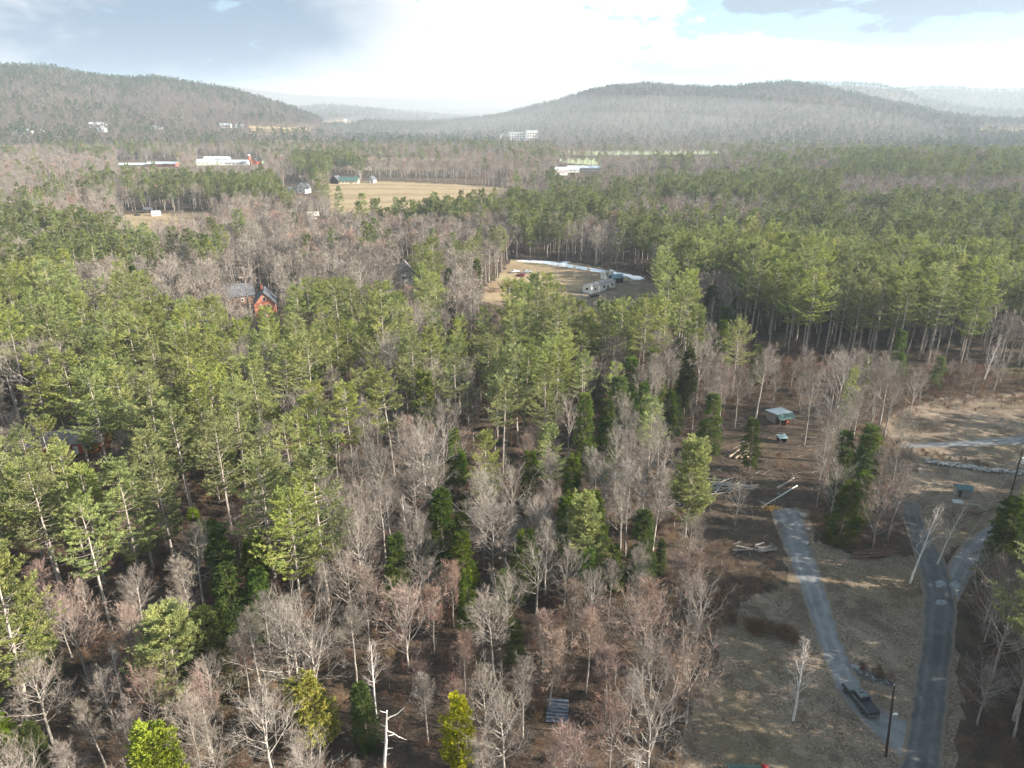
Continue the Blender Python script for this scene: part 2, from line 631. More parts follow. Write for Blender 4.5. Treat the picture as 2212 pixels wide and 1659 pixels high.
M_ROAD = road_mat('packed_dirt_road', (0.078, 0.080, 0.083), (0.052, 0.054, 0.058), (0.110, 0.112, 0.114))
M_DRIVE = road_mat('gravel_driveway', (0.155, 0.158, 0.164), (0.110, 0.112, 0.118), (0.20, 0.202, 0.206))
M_SNOW = mat('old_snow', (0.80, 0.83, 0.88), 0.6, 0.3, var=0.1, vscale=0.6)
M_ICE = mat('pale_gravel', (0.22, 0.235, 0.25), 0.8, 0.3, var=0.5, vscale=2.5)
M_WATER = mat('river_water', (0.10, 0.12, 0.14), 0.15, 0.5, var=0.1)

# ------------------------------------------------------------------ ground sheet
CLEAR = {  # ground outlines in survey pixels
    'big_field': [(700, 396), (760, 393), (830, 391), (1040, 401), (1110, 408), (1085, 425), (1040, 440), (940, 455), (860, 462), (780, 480), (722, 482), (712, 440)],
    'left_field': [(262, 464), (380, 459), (500, 456), (505, 466), (430, 474), (400, 488), (340, 500), (330, 525), (285, 525), (280, 490)],
    'mid_field': [(545, 497), (620, 492), (700, 485), (710, 493), (640, 500), (560, 508)],
    'trailer_lot': [(1100, 568), (1130, 561), (1250, 568), (1330, 585), (1395, 603), (1440, 628), (1452, 648), (1400, 668), (1300, 675), (1180, 672), (1100, 668), (1040, 650), (1035, 628), (1060, 608), (1098, 598)],
    'right_field': [(1905, 915), (1950, 880), (2040, 858), (2260, 842), (2500, 840), (2500, 1085), (2212, 1085), (2120, 1150), (2040, 1205), (1955, 1135), (1930, 1085), (1960, 1040), (1990, 1000), (1930, 960)],
    'lawn': [(1668, 1095), (1745, 1100), (1765, 1165), (1830, 1195), (1960, 1205), (1990, 1200), (2050, 1240), (2075, 1500), (2070, 1800), (1450, 1800), (1480, 1560), (1540, 1440), (1545, 1345), (1620, 1300), (1700, 1255), (1695, 1190)],
    'log_lot': [(1405, 985), (1480, 955), (1590, 935), (1700, 905), (1765, 925), (1755, 1000), (1780, 1060), (1750, 1110), (1670, 1100), (1690, 1200), (1600, 1230), (1560, 1170), (1440, 1110)],
}
FAR_OPEN = {
    'hill_field_a': ([(538, 272), (600, 274), (690, 277), (682, 287), (600, 292), (540, 292)], 'field'),
    'hill_field_b': ([(690, 262), (740, 258), (790, 268), (760, 276), (700, 274)], 'field'),
    'strip_a': ([(780, 341), (900, 340), (1110, 342), (1110, 350), (900, 349), (780, 349)], 'field'),
    'strip_b': ([(750, 357), (1000, 358), (1010, 366), (760, 368)], 'field'),
    'green_a': ([(1180, 342), (1400, 340), (1600, 340), (1520, 362), (1380, 360), (1240, 354)], 'green'),
    'strip_c': ([(60, 349), (170, 346), (190, 352), (120, 358)], 'green'),
    'strip_d': ([(380, 350), (640, 345), (640, 352), (400, 360)], 'green'),
    'hill_field_c': ([(2080, 277), (2150, 275), (2260, 277), (2260, 286), (2160, 287)], 'field'),
    'river_flat': ([(1180, 326), (1600, 322), (1600, 333), (1200, 336)], 'green'),
    'strip_e': ([(560, 304), (680, 302), (680, 307), (560, 309)], 'field'),
}
CLEARW = {k: gp(v) for k, v in CLEAR.items()}


def farpoly_masks(x, y, z):
    px, py = proj(x, y, z)
    return px, py


def build_ground():
    fr = np.radians(np.arange(-52, 52.01, 0.3))
    bk = np.radians(np.arange(56, 304.1, 6.0))
    A = np.concatenate([fr, bk])
    R = [0.0]
    r = 2.0
    while r < 14500:
        R.append(r)
        if r < 42:
            r += 5
        elif r < 230:
            r += 1.1
        else:
            r *= 1.011
    R = np.array(R[1:])
    RR, AA = np.meshgrid(R, A, indexing='ij')
    X, Y = RR * np.sin(AA), RR * np.cos(AA)
    Z = terrain(X, Y)
    nr, na = X.shape
    V = np.stack([X.ravel(), Y.ravel(), Z.ravel()], 1)
    V = np.vstack([V, [[0, 0, 0]]])
    i, j = np.meshgrid(np.arange(nr - 1), np.arange(na), indexing='ij')
    jn = (j + 1) % na
    F = np.stack([(i * na + j), (i * na + jn), ((i + 1) * na + jn), ((i + 1) * na + j)], -1).reshape(-1, 4)[:, ::-1]
    me = tri_mesh('ground', V, F, M_GROUND)
    me.polygons.foreach_set('use_smooth', np.ones(len(F), bool))
    x, y = V[:, 0], V[:, 1]
    xw = x + 1.3 * lumps(x, y, 5.0)
    yw = y + 1.3 * lumps(y, x, 5.5, 3.0)
    lawn = np.zeros(len(V))
    field = np.zeros(len(V))
    for k in ('lawn', 'right_field', 'trailer_lot'):
        lawn[inpoly(xw, yw, CLEARW[k])] = 1
    tl = CLEARW['trailer_lot']
    for k in ('big_field', 'left_field', 'mid_field'):
        field[inpoly(xw, yw, CLEARW[k])] = 1
    sunny = inpoly(xw, yw, gp([(1100, 562), (1250, 568), (1330, 590), (1300, 612), (1180, 660), (1040, 655), (1035, 628), (1070, 603)]))
    field[sunny] = 0.6  # sunlight on this part of the lot is painted as lighter field tan
    px, py = proj(x, y, V[:, 2])
    green = np.zeros(len(V))
    front = y > 10
    for nm, (poly, kd) in FAR_OPEN.items():
        msk = inpoly(px, py, poly) & front & (np.hypot(x, y) < 4000)
        (field if kd == 'field' else green)[msk] = 1
    rr = np.hypot(x, y)
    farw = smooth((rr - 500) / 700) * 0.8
    for nm, arr in (('lawn', lawn), ('field', field), ('green', green), ('farwood', farw)):
        a = me.attributes.new(nm, 'FLOAT', 'POINT')
        a.data.foreach_set('value', arr.astype(np.float32))
    o = bpy.data.objects.new('ground', me)
    COL.objects.link(o)
    tag(o, kind='structure')


build_ground()


def strip(name, left, right, m, dz=0.03, kind='structure', step=1.0):
    """a road: two edges in survey pixels turned to ground points, resampled and wobbled"""
    L = np.array([G(*p) for p in left])
    Rr = np.array([G(*p) for p in right])

    def res(a, n):
        d = np.r_[0, np.cumsum(np.hypot(*np.diff(a, axis=0).T))]
        s = np.linspace(0, d[-1], n)
        # smooth by chained interpolation
        x = np.interp(s, d, a[:, 0])
        y = np.interp(s, d, a[:, 1])
        for _ in range(int(n * 0.06) + 1):
            x[1:-1] = (x[:-2] + 2 * x[1:-1] + x[2:]) / 4
            y[1:-1] = (y[:-2] + 2 * y[1:-1] + y[2:]) / 4
        return np.stack([x, y], 1)
    n = max(8, int(np.hypot(*(L[-1] - L[0])) / step))
    a, b = res(L, n), res(Rr, n)
    a[:, 0] += 0.35 * lumps(a[:, 0], a[:, 1], 1.7) - 0.35
    b[:, 0] += 0.35 * lumps(b[:, 0], b[:, 1], 1.9, 5) + 0.35
    mb = MB()
    w_ = 8
    V = []
    for i in range(n):
        for j in range(w_ + 1):
            p = a[i] * (1 - j / w_) + b[i] * (j / w_)
            V.append((p[0], p[1], tz(p[0], p[1]) + dz + 0.03 * (1 - abs(2 * j / w_ - 1))))
    F = [[i * (w_ + 1) + j, i * (w_ + 1) + j + 1, (i + 1) * (w_ + 1) + j + 1, (i + 1) * (w_ + 1) + j] for i in range(n - 1) for j in range(w_)]
    mb.v, mb.f, mb.m = V, F, [0] * len(F)
    o = mb.build(name, m, None, True)
    at_ = o.data.attributes.new('across', 'FLOAT', 'POINT')
    at_.data.foreach_set('value', np.tile(np.linspace(0, 1, w_ + 1), n).astype(np.float32))
    return tag(o, kind=kind)


strip('dirt_road', [(1935, 1900), (1950, 1659), (1978, 1480), (1992, 1380), (1998, 1290), (1990, 1240), (1970, 1170), (1953, 1120), (1952, 1085)],
      [(2035, 1900), (2032, 1659), (2046, 1480), (2058, 1380), (2066, 1300), (2058, 1260), (2034, 1205), (1994, 1135), (1982, 1085)], M_ROAD, 0.065)
strip('branch_road', [(2040, 1330), (2030, 1270), (2055, 1210), (2085, 1170), (2150, 1125), (2212, 1085), (2330, 1040)],
      [(2066, 1300), (2088, 1258), (2112, 1222), (2152, 1188), (2220, 1148), (2290, 1105), (2420, 1055)], M_DRIVE, 0.045)
strip('driveway', [(2000, 1700), (1950, 1640), (1905, 1600), (1850, 1545), (1810, 1490), (1785, 1430), (1762, 1360), (1738, 1290), (1712, 1220), (1690, 1165), (1672, 1125), (1670, 1100)],
      [(2025, 1590), (1975, 1560), (1925, 1545), (1885, 1520), (1850, 1475), (1828, 1420), (1805, 1360), (1788, 1300), (1768, 1235), (1748, 1175), (1738, 1125), (1722, 1098)], M_DRIVE, 0.030)
strip('field_path', [(1950, 968), (2060, 966), (2212, 960), (2400, 955)], [(1950, 960), (2060, 953), (2212, 940), (2400, 930)], M_DRIVE, 0.03)


def patch(name, pts, m, dz, kind='structure', wob=0.25, z0=None):
    P = [G(*p) for p in pts]
    out = []
    n = len(P)
    for i in range(n):
        a, b = P[i], P[(i + 1) % n]
        seg = max(2, int(hypot(a[0] - b[0], a[1] - b[1]) / 0.8))
        seg = min(seg, 30)
        for s in range(seg):
            u = s / seg
            out.append((a[0] + (b[0] - a[0]) * u + random.uniform(-wob, wob), a[1] + (b[1] - a[1]) * u + random.uniform(-wob, wob)))
    mb = MB()
    mb.poly([(p[0], p[1], tz(*p) + dz) for p in out])
    return tag(mb.build(name, m), kind=kind)


patch('snow_strip', [(1112, 565), (1150, 564), (1190, 567), (1240, 575), (1300, 584), (1345, 592), (1392, 601), (1380, 603), (1330, 597), (1280, 588), (1230, 580), (1180, 572), (1140, 568)], M_SNOW, 0.12, wob=0.7)
patch('snow_strip', [(1205, 571), (1222, 566), (1232, 567), (1222, 573)], M_SNOW, 0.12, wob=0.7)
patch('snow_strip', [(1345, 596), (1385, 600), (1392, 604), (1370, 606)], M_SNOW, 0.14)
def oval(cx, cy_, rx, ry, n=22):
    return [(cx + rx * cos(2 * pi * k / n) * random.uniform(0.8, 1.15), cy_ + ry * sin(2 * pi * k / n) * random.uniform(0.8, 1.15)) for k in range(n)]


patch('gravel_patch', oval(2032, 1262, 13, 8), M_ICE, 0.10, wob=0.12)
patch('gravel_patch', oval(2062, 1264, 11, 9), M_ICE, 0.10, wob=0.12)
patch('gravel_patch', oval(2032, 1302, 14, 6), M_ICE, 0.10, wob=0.12)


# ------------------------------------------------------------------ tree shapes
def unit(v):
    return v / np.maximum(np.linalg.norm(v, axis=-1, keepdims=True), 1e-9)


def rnd_unit(n, g):
    return unit(g.normal(size=(n, 3)))


class TriAcc:
    def __init__(self):
        self.V, self.F, self.M, self.n = [], [], [], 0

    def add(self, V, F, m=0):
        self.V.append(V)
        self.F.append(F + self.n)
        self.M.append(np.full(len(F), m, np.int32))
        self.n += len(V)

    def tubes(self, P, R, k, m=0):
        """P [B,N,3], R [B,N]: tapered tubes"""
        B, N, _ = P.shape
        T = np.gradient(P, axis=1)
        T = unit(T)
        ref = np.where(np.abs(T[..., 2:3]) > 0.9, np.array([1.0, 0.1, 0]), np.array([0.05, 0.02, 1.0]))
        U = unit(np.cross(T, ref))
        W = np.cross(T, U)
        a = np.arange(k) * 2 * pi / k
        ring = P[:, :, None, :] + R[:, :, None, None] * (U[:, :, None, :] * np.cos(a)[None, None, :, None] + W[:, :, None, :] * np.sin(a)[None, None, :, None])
        V = ring.reshape(-1, 3)
        b, i, j = np.meshgrid(np.arange(B), np.arange(N - 1), np.arange(k), indexing='ij')
        b, i, j = b.ravel(), i.ravel(), j.ravel()
        jn = (j + 1) % k
        base = b * N * k
        q0, q1, q2, q3 = base + i * k + j, base + i * k + jn, base + (i + 1) * k + jn, base + (i + 1) * k + j
        F = np.concatenate([np.stack([q0, q1, q2], 1), np.stack([q0, q2, q3], 1)])
        self.add(V, F, m)

    def blades(self, pos, d, ln, wd, g, m=0):
        """one tapering blade per position"""
        side = unit(np.cross(d, rnd_unit(len(d), g)))
        ln = np.broadcast_to(ln, (len(pos),))[:, None]
        wd = np.broadcast_to(wd, (len(pos),))[:, None]
        a = pos - side * wd * 0.5
        b = pos + side * wd * 0.5
        c = pos + d * ln
        V = np.stack([a, b, c], 1).reshape(-1, 3)
        F = np.arange(len(V)).reshape(-1, 3)
        self.add(V, F, m)

    def kites(self, pos, d, ln, wd, g, m=0):
        """small pointed leaf-like faces, two triangles"""
        side = unit(np.cross(d, rnd_unit(len(d), g)))
        ln = np.broadcast_to(ln, (len(pos),))[:, None]
        wd = np.broadcast_to(wd, (len(pos),))[:, None]
        V = np.stack([pos, pos + d * ln * 0.5 + side * wd * 0.5, pos + d * ln, pos + d * ln * 0.5 - side * wd * 0.5], 1).reshape(-1, 3)
        i = np.arange(len(pos)) * 4
        F = np.concatenate([np.stack([i, i + 1, i + 2], 1), np.stack([i, i + 2, i + 3], 1)])
        self.add(V, F, m)

    def mesh(self, name, mats):
        return tri_mesh(name, np.concatenate(self.V), np.concatenate(self.F), mats, np.concatenate(self.M))


def sample(P, u):
    """points and tangents at parameter u [B,n] along paths P [B,N,3]"""
    B, N, _ = P.shape
    t = np.clip(u, 0, 0.999) * (N - 1)
    i = t.astype(int)
    f = (t - i)[..., None]
    bi = np.arange(B)[:, None]
    a, b = P[bi, i], P[bi, i + 1]
    return a * (1 - f) + b * f, unit(b - a)


def spawn(P, n, u0, u1, ang, lenf, up, N, g, taper=0.5, planar=0.0, jit=0.25):
    """children of paths: returns paths [B*n,N,3], parameter u [B*n]"""
    B = P.shape[0]
    u = u0 + (u1 - u0) * (np.arange(n)[None, :] + g.uniform(0, 1, (B, n))) / n
    p, t = sample(P, u)
    L = np.linalg.norm(P[:, -1] - P[:, 0], axis=1)[:, None] * lenf * (1 - taper * u) * g.uniform(0.7, 1.25, (B, n))
    ax = rnd_unit(B * n, g).reshape(B, n, 3)
    if planar > 0:
        upv = np.array([0, 0, 1.0])
        sgn = np.where((np.arange(n)[None, :] + g.integers(0, 2, (B, 1))) % 2 == 0, 1.0, -1.0)[..., None]
        lat = unit(np.cross(t, upv)) * sgn
        ax = unit(lat + (1 - planar) * ax)
    perp = unit(ax - t * np.sum(ax * t, -1, keepdims=True))
    a = np.radians(ang) * g.uniform(1 - jit, 1 + jit, (B, n))[..., None]
    d = unit(t * np.cos(a) + perp * np.sin(a))
    s = np.linspace(0, 1, N)[None, None, :, None]
    path = p[:, :, None, :] + d[:, :, None, :] * (L[..., None, None] * s)
    path = path + np.array([0, 0, 1.0]) * (L[..., None, None] * up * s ** 2)
    path = path + g.normal(size=path.shape) * (L[..., None, None] * 0.03) * (s > 0)
    return path.reshape(B * n, N, 3), u.reshape(-1)


def trunk_path(H, lean, wob, g, N=9):
    z = np.linspace(0, H, N)
    a = g.uniform(0, 2 * pi)
    x = lean * (z / H) ** 1.5 * H * cos(a) + np.cumsum(g.normal(0, wob, N)) * (z > 0)
    y = lean * (z / H) ** 1.5 * H * sin(a) + np.cumsum(g.normal(0, wob, N)) * (z > 0)
    return np.stack([x, y, z], 1)[None]


def make_pine(seed, H=30.0, cb=0.45, W=4.2, whorl=1.0, per=5, side_n=9, tuft=4, blades=7, bl=0.46, bw=0.13, dead=26, k=7, up=0.3, merged=False, mats=None, full=0.85, name='pine', thick=1.0, tip=0.52):
    g = np.random.default_rng(seed)
    wood = TriAcc()
    leaf = wood if merged else TriAcc()
    T = trunk_path(H, g.uniform(0, 0.03), 0.07, g)
    zz = T[0, :, 2] / H
    wood.tubes(T, (0.31 * H / 30 * (1 - zz) ** 0.8 + 0.03)[None], k, 0)
    zc0 = cb * H
    hz = np.arange(zc0, H - 0.5, whorl * g.uniform(0.9, 1.15))
    h, azm = [], []
    gap = [(g.uniform(0, 2 * pi), g.uniform(cb, 0.9) * H, g.uniform(0.8, 2.2)) for _ in range(5)]
    for z in hz:
        t = (z - zc0) / (H - zc0)
        if g.uniform() < 0.10 and t < 0.8:
            continue
        n = max(3, int(per * (1 - 0.25 * t)))
        a0 = g.uniform(0, 2 * pi)
        for i in range(n):
            a = a0 + 2 * pi * i / n + g.normal(0, 0.3)
            if any(abs((a - ga + pi) % (2 * pi) - pi) < 0.6 and abs(z - gz) < gh for ga, gz, gh in gap):
                continue
            h.append(z + g.uniform(-0.15, 0.15))
            azm.append(a)
    h, azm = np.array(h), np.array(azm)
    t = np.clip((h - zc0) / (H - zc0), 0, 1)
    prof = np.minimum(1.0, (0.5 + t * 2.2)) * (1 - t) ** tip
    L = W * prof * g.uniform(0.62, 1.22, len(h)) + 0.45
    B = len(h)
    p0, _ = sample(T, (h / H)[None])
    p0 = p0[0]
    slope = -0.10 + 0.1 * t + 1.0 * t ** 4 + g.normal(0, 0.10, B)
    N = 5
    s = np.linspace(0, 1, N)[None, :, None]
    hd = np.stack([np.cos(azm), np.sin(azm), np.zeros(B)], 1)[:, None, :]
    P = p0[:, None, :] + hd * L[:, None, None] * s * (1 - 0.12 * s)
    P = P + np.array([0, 0, 1.0]) * (L[:, None, None] * (slope[:, None, None] * s + up * s ** 2.2))
    P = P + g.normal(size=P.shape) * 0.05 * s
    rr = (0.055 * (1 - np.linspace(0, 1, N))[None] + 0.012) * (0.5 + 0.5 * L[:, None] / W) * H / 30
    wood.tubes(P, rr * thick, 3, 0)
    S, us = spawn(P, side_n, 0.22, 1.0, 50, 0.46, 0.08, 3, g, taper=0.5, planar=0.88)
    # foliage tufts along twigs and at the branch end
    pos, tan = [], []
    for q in (S,):
        u = 0.25 + 0.75 * (np.arange(tuft)[None, :] + g.uniform(0.2, 1, (len(q), tuft))) / tuft
        a, b = sample(q, u)
        pos.append(a.reshape(-1, 3))
        tan.append(b.reshape(-1, 3))
    u = 0.35 + 0.65 * (np.arange(tuft + 2)[None, :] + g.uniform(0.2, 1, (B, tuft + 2))) / (tuft + 2)
    a, b = sample(P, u)
    pos.append(a.reshape(-1, 3))
    tan.append(b.reshape(-1, 3))
    pos, tan = np.concatenate(pos), np.concatenate(tan)
    keep = g.uniform(0, 1, len(pos)) < full
    pos, tan = pos[keep], tan[keep]
    n = len(pos) * blades
    pos = np.repeat(pos, blades, 0) + g.normal(0, 0.07, (n, 3)) * np.array([1.4, 1.4, 0.6])
    tan = np.repeat(tan, blades, 0)
    d = unit(tan * 0.9 + rnd_unit(n, g) * np.array([0.75, 0.75, 0.5]) + np.array([0, 0, 0.30]))
    leaf.kites(pos, d, g.uniform(0.7, 1.3, n) * bl, bw, g, 1 if merged else 0)
    # dead stubs and limbs under the crown
    if dead:
        hs = g.uniform(0.16 * H, zc0 + 1.5, dead)
        q0, _ = sample(T, (hs / H)[None])
        q0 = q0[0]
        aa = g.uniform(0, 2 * pi, dead)
        Ld = g.uniform(0.5, 2.6, dead) * (0.4 + hs / zc0 * 0.7)
        s4 = np.linspace(0, 1, 4)[None, :, None]
        D = q0[:, None, :] + np.stack([np.cos(aa), np.sin(aa), g.uniform(-0.15, 0.35, dead)], 1)[:, None, :] * Ld[:, None, None] * s4
        D = D + g.normal(size=D.shape) * 0.08 * s4
        wood.tubes(D, np.repeat((0.035 * (1 - np.linspace(0, 1, 4)) + 0.012)[None], dead, 0), 3, 0)
    if merged:
        return wood.mesh(name, [M_BARKP, M_PINE] if mats is None else mats)
    return wood.mesh(name + '_trunk', [M_BARKP if mats is None else mats[0]]), leaf.mesh(name + '_crown', [M_PINE if mats is None else mats[1]])


def make_bare(seed, H=18.0, t0=0.38, W=4.5, n1=22, n2=7, n3=6, n4=6, ang0=58, ang1=22, up=0.35, r0=0.20, fork=False, tw=0.022, tl=0.75, k=7, merged=False, mats=None, N1=5, name='bare', lean=0.04, prof=0.6, stem=0.8, thin=1.0, drop=0.0):
    g = np.random.default_rng(seed)
    wood = TriAcc()
    leaf = wood if merged else TriAcc()
    Ht = H * stem
    T = trunk_path(Ht, g.uniform(0, lean), 0.05 * H / 18, g)
    zz = T[0, :, 2] / Ht
    wood.tubes(T, (r0 * (1 - zz) ** 0.75 + 0.02)[None] * thin, k, 0)
    t = (np.arange(n1) + g.uniform(0, 1, n1)) / n1
    h = (t0 + (0.985 - t0) * t)
    a = np.arange(n1) * 2.4 + g.normal(0, 0.4, n1)
    p0, _ = sample(T, h[None])
    p0 = p0[0]
    el_ = np.radians(90 - (ang0 + (ang1 - ang0) * t) * g.uniform(0.8, 1.2, n1))
    top = H - p0[:, 2]
    pr = np.minimum(1, 0.55 + 1.5 * t) * (1 - t) ** prof * 0.75 + 0.25
    L = W * pr * g.uniform(0.75, 1.2, n1) * (1.15 + (0.3 if fork else 0))
    L = np.minimum(L, top * 1.05 / np.maximum(np.sin(el_) + up * 0.6, 0.3) + 0.4)
    d = np.stack([np.cos(a) * np.cos(el_), np.sin(a) * np.cos(el_), np.sin(el_)], 1)
    s = np.linspace(0, 1, N1)[None, :, None]
    P = p0[:, None, :] + d[:, None, :] * L[:, None, None] * s * (1 - 0.10 * s)
    P = P + np.array([0, 0, 1.0]) * L[:, None, None] * up * s ** 2
    P = P + g.normal(size=P.shape) * (0.035 * L[:, None, None]) * s
    rb = r0 * (0.42 if fork else 0.26) * (0.5 + 0.5 * L / max(L.max(), 1e-3))
    wood.tubes(P, rb[:, None] * thin * (1 - 0.85 * np.linspace(0, 1, N1))[None], 4 if k > 4 else 3, 0)
    P2, u2 = spawn(P, n2, 0.2, 1.0, 42, 0.48, 0.12, 4, g)
    r2 = np.repeat(rb, n2)[:, None] * 0.34 * thin * (1 - 0.8 * np.linspace(0, 1, 4))[None]
    wood.tubes(P2, np.maximum(r2, 0.008), 3, 0)
    if n3:
        P3, u3 = spawn(P2, n3, 0.15, 1.0, 40, 0.55, 0.15, 3, g)
        d3 = unit(P3[:, -1] - P3[:, 0])
        leaf.blades(P3[:, 0], d3, np.linalg.norm(P3[:, -1] - P3[:, 0], axis=1), tw * 1.5, g, 1 if merged else 0)
        Q = P3
    else:
        Q = P2
    u = 0.1 + 0.9 * (np.arange(n4)[None, :] + g.uniform(0, 1, (len(Q), n4))) / n4
    pa, ta = sample(Q, u)
    pa, ta = pa.reshape(-1, 3), ta.reshape(-1, 3)
    n = len(pa)
    dd = unit(ta + rnd_unit(n, g) * 0.6 + np.array([0, 0, 0.25 - drop]))
    leaf.blades(pa, dd, tl * g.uniform(0.5, 1.2, n), tw, g, 1 if merged else 0)
    mm = mats or [M_BARKG, M_TWIG]
    if merged:
        return wood.mesh(name, mm)
    return wood.mesh(name + '_trunk', [mm[0]]), leaf.mesh(name + '_crown', [mm[1]])


LIB = {}
# near trees: (trunk mesh, crown mesh, height)
LIB['pine'] = [(*make_pine(10 + i, cb=c, W=ww, per=p_), 30.0) for i, (c, ww, p_) in enumerate([(0.45, 6.9, 5), (0.50, 6.4, 5), (0.40, 7.2, 6), (0.54, 6.6, 5), (0.34, 6.5, 6), (0.44, 7.6, 5), (0.40, 5.4, 5)])]
LIB['pine_open'] = [(*make_pine(30 + i, H=18, cb=c, W=ww, per=7, whorl=0.42, side_n=7, dead=14, up=0.45, bl=0.40, bw=0.11, full=0.95), 18.0) for i, (c, ww) in enumerate([(0.28, 5.0), (0.15, 3.6), (0.22, 4.2)])]
LIB['hemlock'] = [(*make_pine(50 + i, H=15, cb=c, W=ww, per=7, whorl=0.34, side_n=7, tuft=4, blades=5, dead=4, up=-0.28, bl=0.30, bw=0.10, mats=[M_BARKH, M_HEM], full=0.95, name='hemlock'), 15.0) for i, (c, ww) in enumerate([(0.10, 3.3), (0.16, 2.8), (0.06, 3.6), (0.2, 2.2)])]
LIB['cedar'] = [(*make_pine(60 + i, H=13, cb=c, W=ww, per=7, whorl=0.36, side_n=7, tuft=4, blades=6, dead=2, up=0.15, bl=0.32, bw=0.12, mats=[M_BARKH, M_CED], full=1.0, name='cedar'), 13.0) for i, (c, ww) in enumerate([(0.10, 3.4), (0.16, 3.0)])]
LIB['tree'] = [(*make_bare(100 + i, **kw), kw['H']) for i, kw in enumerate([
    dict(H=20, t0=0.45, W=5.0, n1=20), dict(H=20, t0=0.5, W=4.2, n1=18), dict(H=20, t0=0.35, W=6.4, n1=16, fork=True, ang0=52, n2=8, r0=0.26),
    dict(H=20, t0=0.55, W=4.0, n1=16, ang0=48), dict(H=20, t0=0.3, W=5.6, n1=22, fork=True, ang0=60, r0=0.24), dict(H=20, t0=0.42, W=3.4, n1=22, ang0=45)])]
LIB['maple'] = [(*make_bare(130 + i, mats=[M_BARKG, M_TWIGR], **kw), kw['H']) for i, kw in enumerate([
    dict(H=13, t0=0.36, W=4.0, n1=24, n2=7, n3=6, n4=5, ang0=46, ang1=14, up=0.5, r0=0.13, tw=0.023, tl=0.6), dict(H=13, t0=0.3, W=3.4, n1=24, ang0=38, ang1=12, up=0.55, r0=0.12, tw=0.023, tl=0.6),
    dict(H=13, t0=0.25, W=4.8, n1=22, ang0=52, ang1=18, up=0.5, r0=0.14, fork=True, tw=0.023, tl=0.6), dict(H=13, t0=0.42, W=3.0, n1=20, ang0=42, ang1=14, up=0.5, r0=0.11, tw=0.023, tl=0.6)])]
LIB['birch'] = [(*make_bare(160 + i, mats=[M_BARKB, M_TWIGW], **kw), kw['H']) for i, kw in enumerate([
    dict(H=15, t0=0.2, W=2.6, n1=24, n2=5, n3=4, n4=3, ang0=52, ang1=22, up=0.35, r0=0.17, tw=0.02, tl=0.5, stem=0.93), dict(H=15, t0=0.35, W=2.4, n1=16, n2=5, n3=4, n4=3, ang0=42, ang1=20, r0=0.15, tw=0.02, tl=0.5, lean=0.1, stem=0.9)])]
LIB['shrub'] = [(*make_bare(180 + i, mats=[M_BRUSH, M_BRUSH], **kw), kw['H']) for i, kw in enumerate([
    dict(H=3.0, t0=0.03, W=1.7, n1=20, n2=5, n3=4, n4=4, ang0=50, ang1=15, up=0.4, r0=0.03, tw=0.025, tl=0.35, stem=0.6, k=4), dict(H=3.0, t0=0.02, W=2.2, n1=22, n2=5, n3=4, n4=3, ang0=68, ang1=30, up=0.5, r0=0.03, tw=0.025, tl=0.35, stem=0.5, k=4)])]
# middle distance, one mesh per tree
MID = {
    'pine': [(make_pine(210 + i, cb=c, W=ww, whorl=1.05, per=5, side_n=5, tuft=3, blades=5, bl=0.72, bw=0.24, dead=8, k=5, merged=True, full=0.95, mats=[M_BARKP, M_PINEM]), 30.0) for i, (c, ww) in enumerate([(0.45, 6.2), (0.5, 6.8), (0.36, 6.0), (0.53, 5.8)])],
    'tree': [(make_bare(230 + i, merged=True, n1=14, n2=5, n3=4, n4=3, tw=0.085, tl=1.2, k=5, thin=1.3, **kw), 20.0) for i, kw in enumerate([dict(H=20, t0=0.42, W=5.0), dict(H=20, t0=0.5, W=4.2, ang0=46), dict(H=20, t0=0.33, W=5.8, fork=True)])],
    'maple': [(make_bare(240 + i, merged=True, n1=14, n2=5, n3=4, n4=3, tw=0.07, tl=0.9, k=5, thin=1.3, mats=[M_BARKG, M_TWIGR], **kw), 13.0) for i, kw in enumerate([dict(H=13, t0=0.35, W=4.0, ang0=46, ang1=14, up=0.5, r0=0.13)])],
    'hemlock': [(make_pine(250, H=15, cb=0.1, W=3.3, whorl=0.6, per=6, side_n=4, tuft=2, blades=4, dead=0, up=-0.2, bl=0.7, bw=0.28, mats=[M_BARKH, M_HEM], full=1, k=4, merged=True), 15.0)],
}
FAR = {
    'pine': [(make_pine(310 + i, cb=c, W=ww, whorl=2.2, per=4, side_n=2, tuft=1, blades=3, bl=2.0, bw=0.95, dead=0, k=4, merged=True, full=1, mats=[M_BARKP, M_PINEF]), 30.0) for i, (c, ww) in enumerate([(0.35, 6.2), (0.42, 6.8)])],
    'tree': [(make_bare(330 + i, merged=True, n1=9, n2=3, n3=0, n4=4, tw=0.34, tl=1.9, k=3, N1=3, thin=1.6, mats=[M_BARKF, M_TWIGF], **kw), 20.0) for i, kw in enumerate([dict(H=20, t0=0.35, W=5.0), dict(H=20, t0=0.45, W=4.4)])],
}


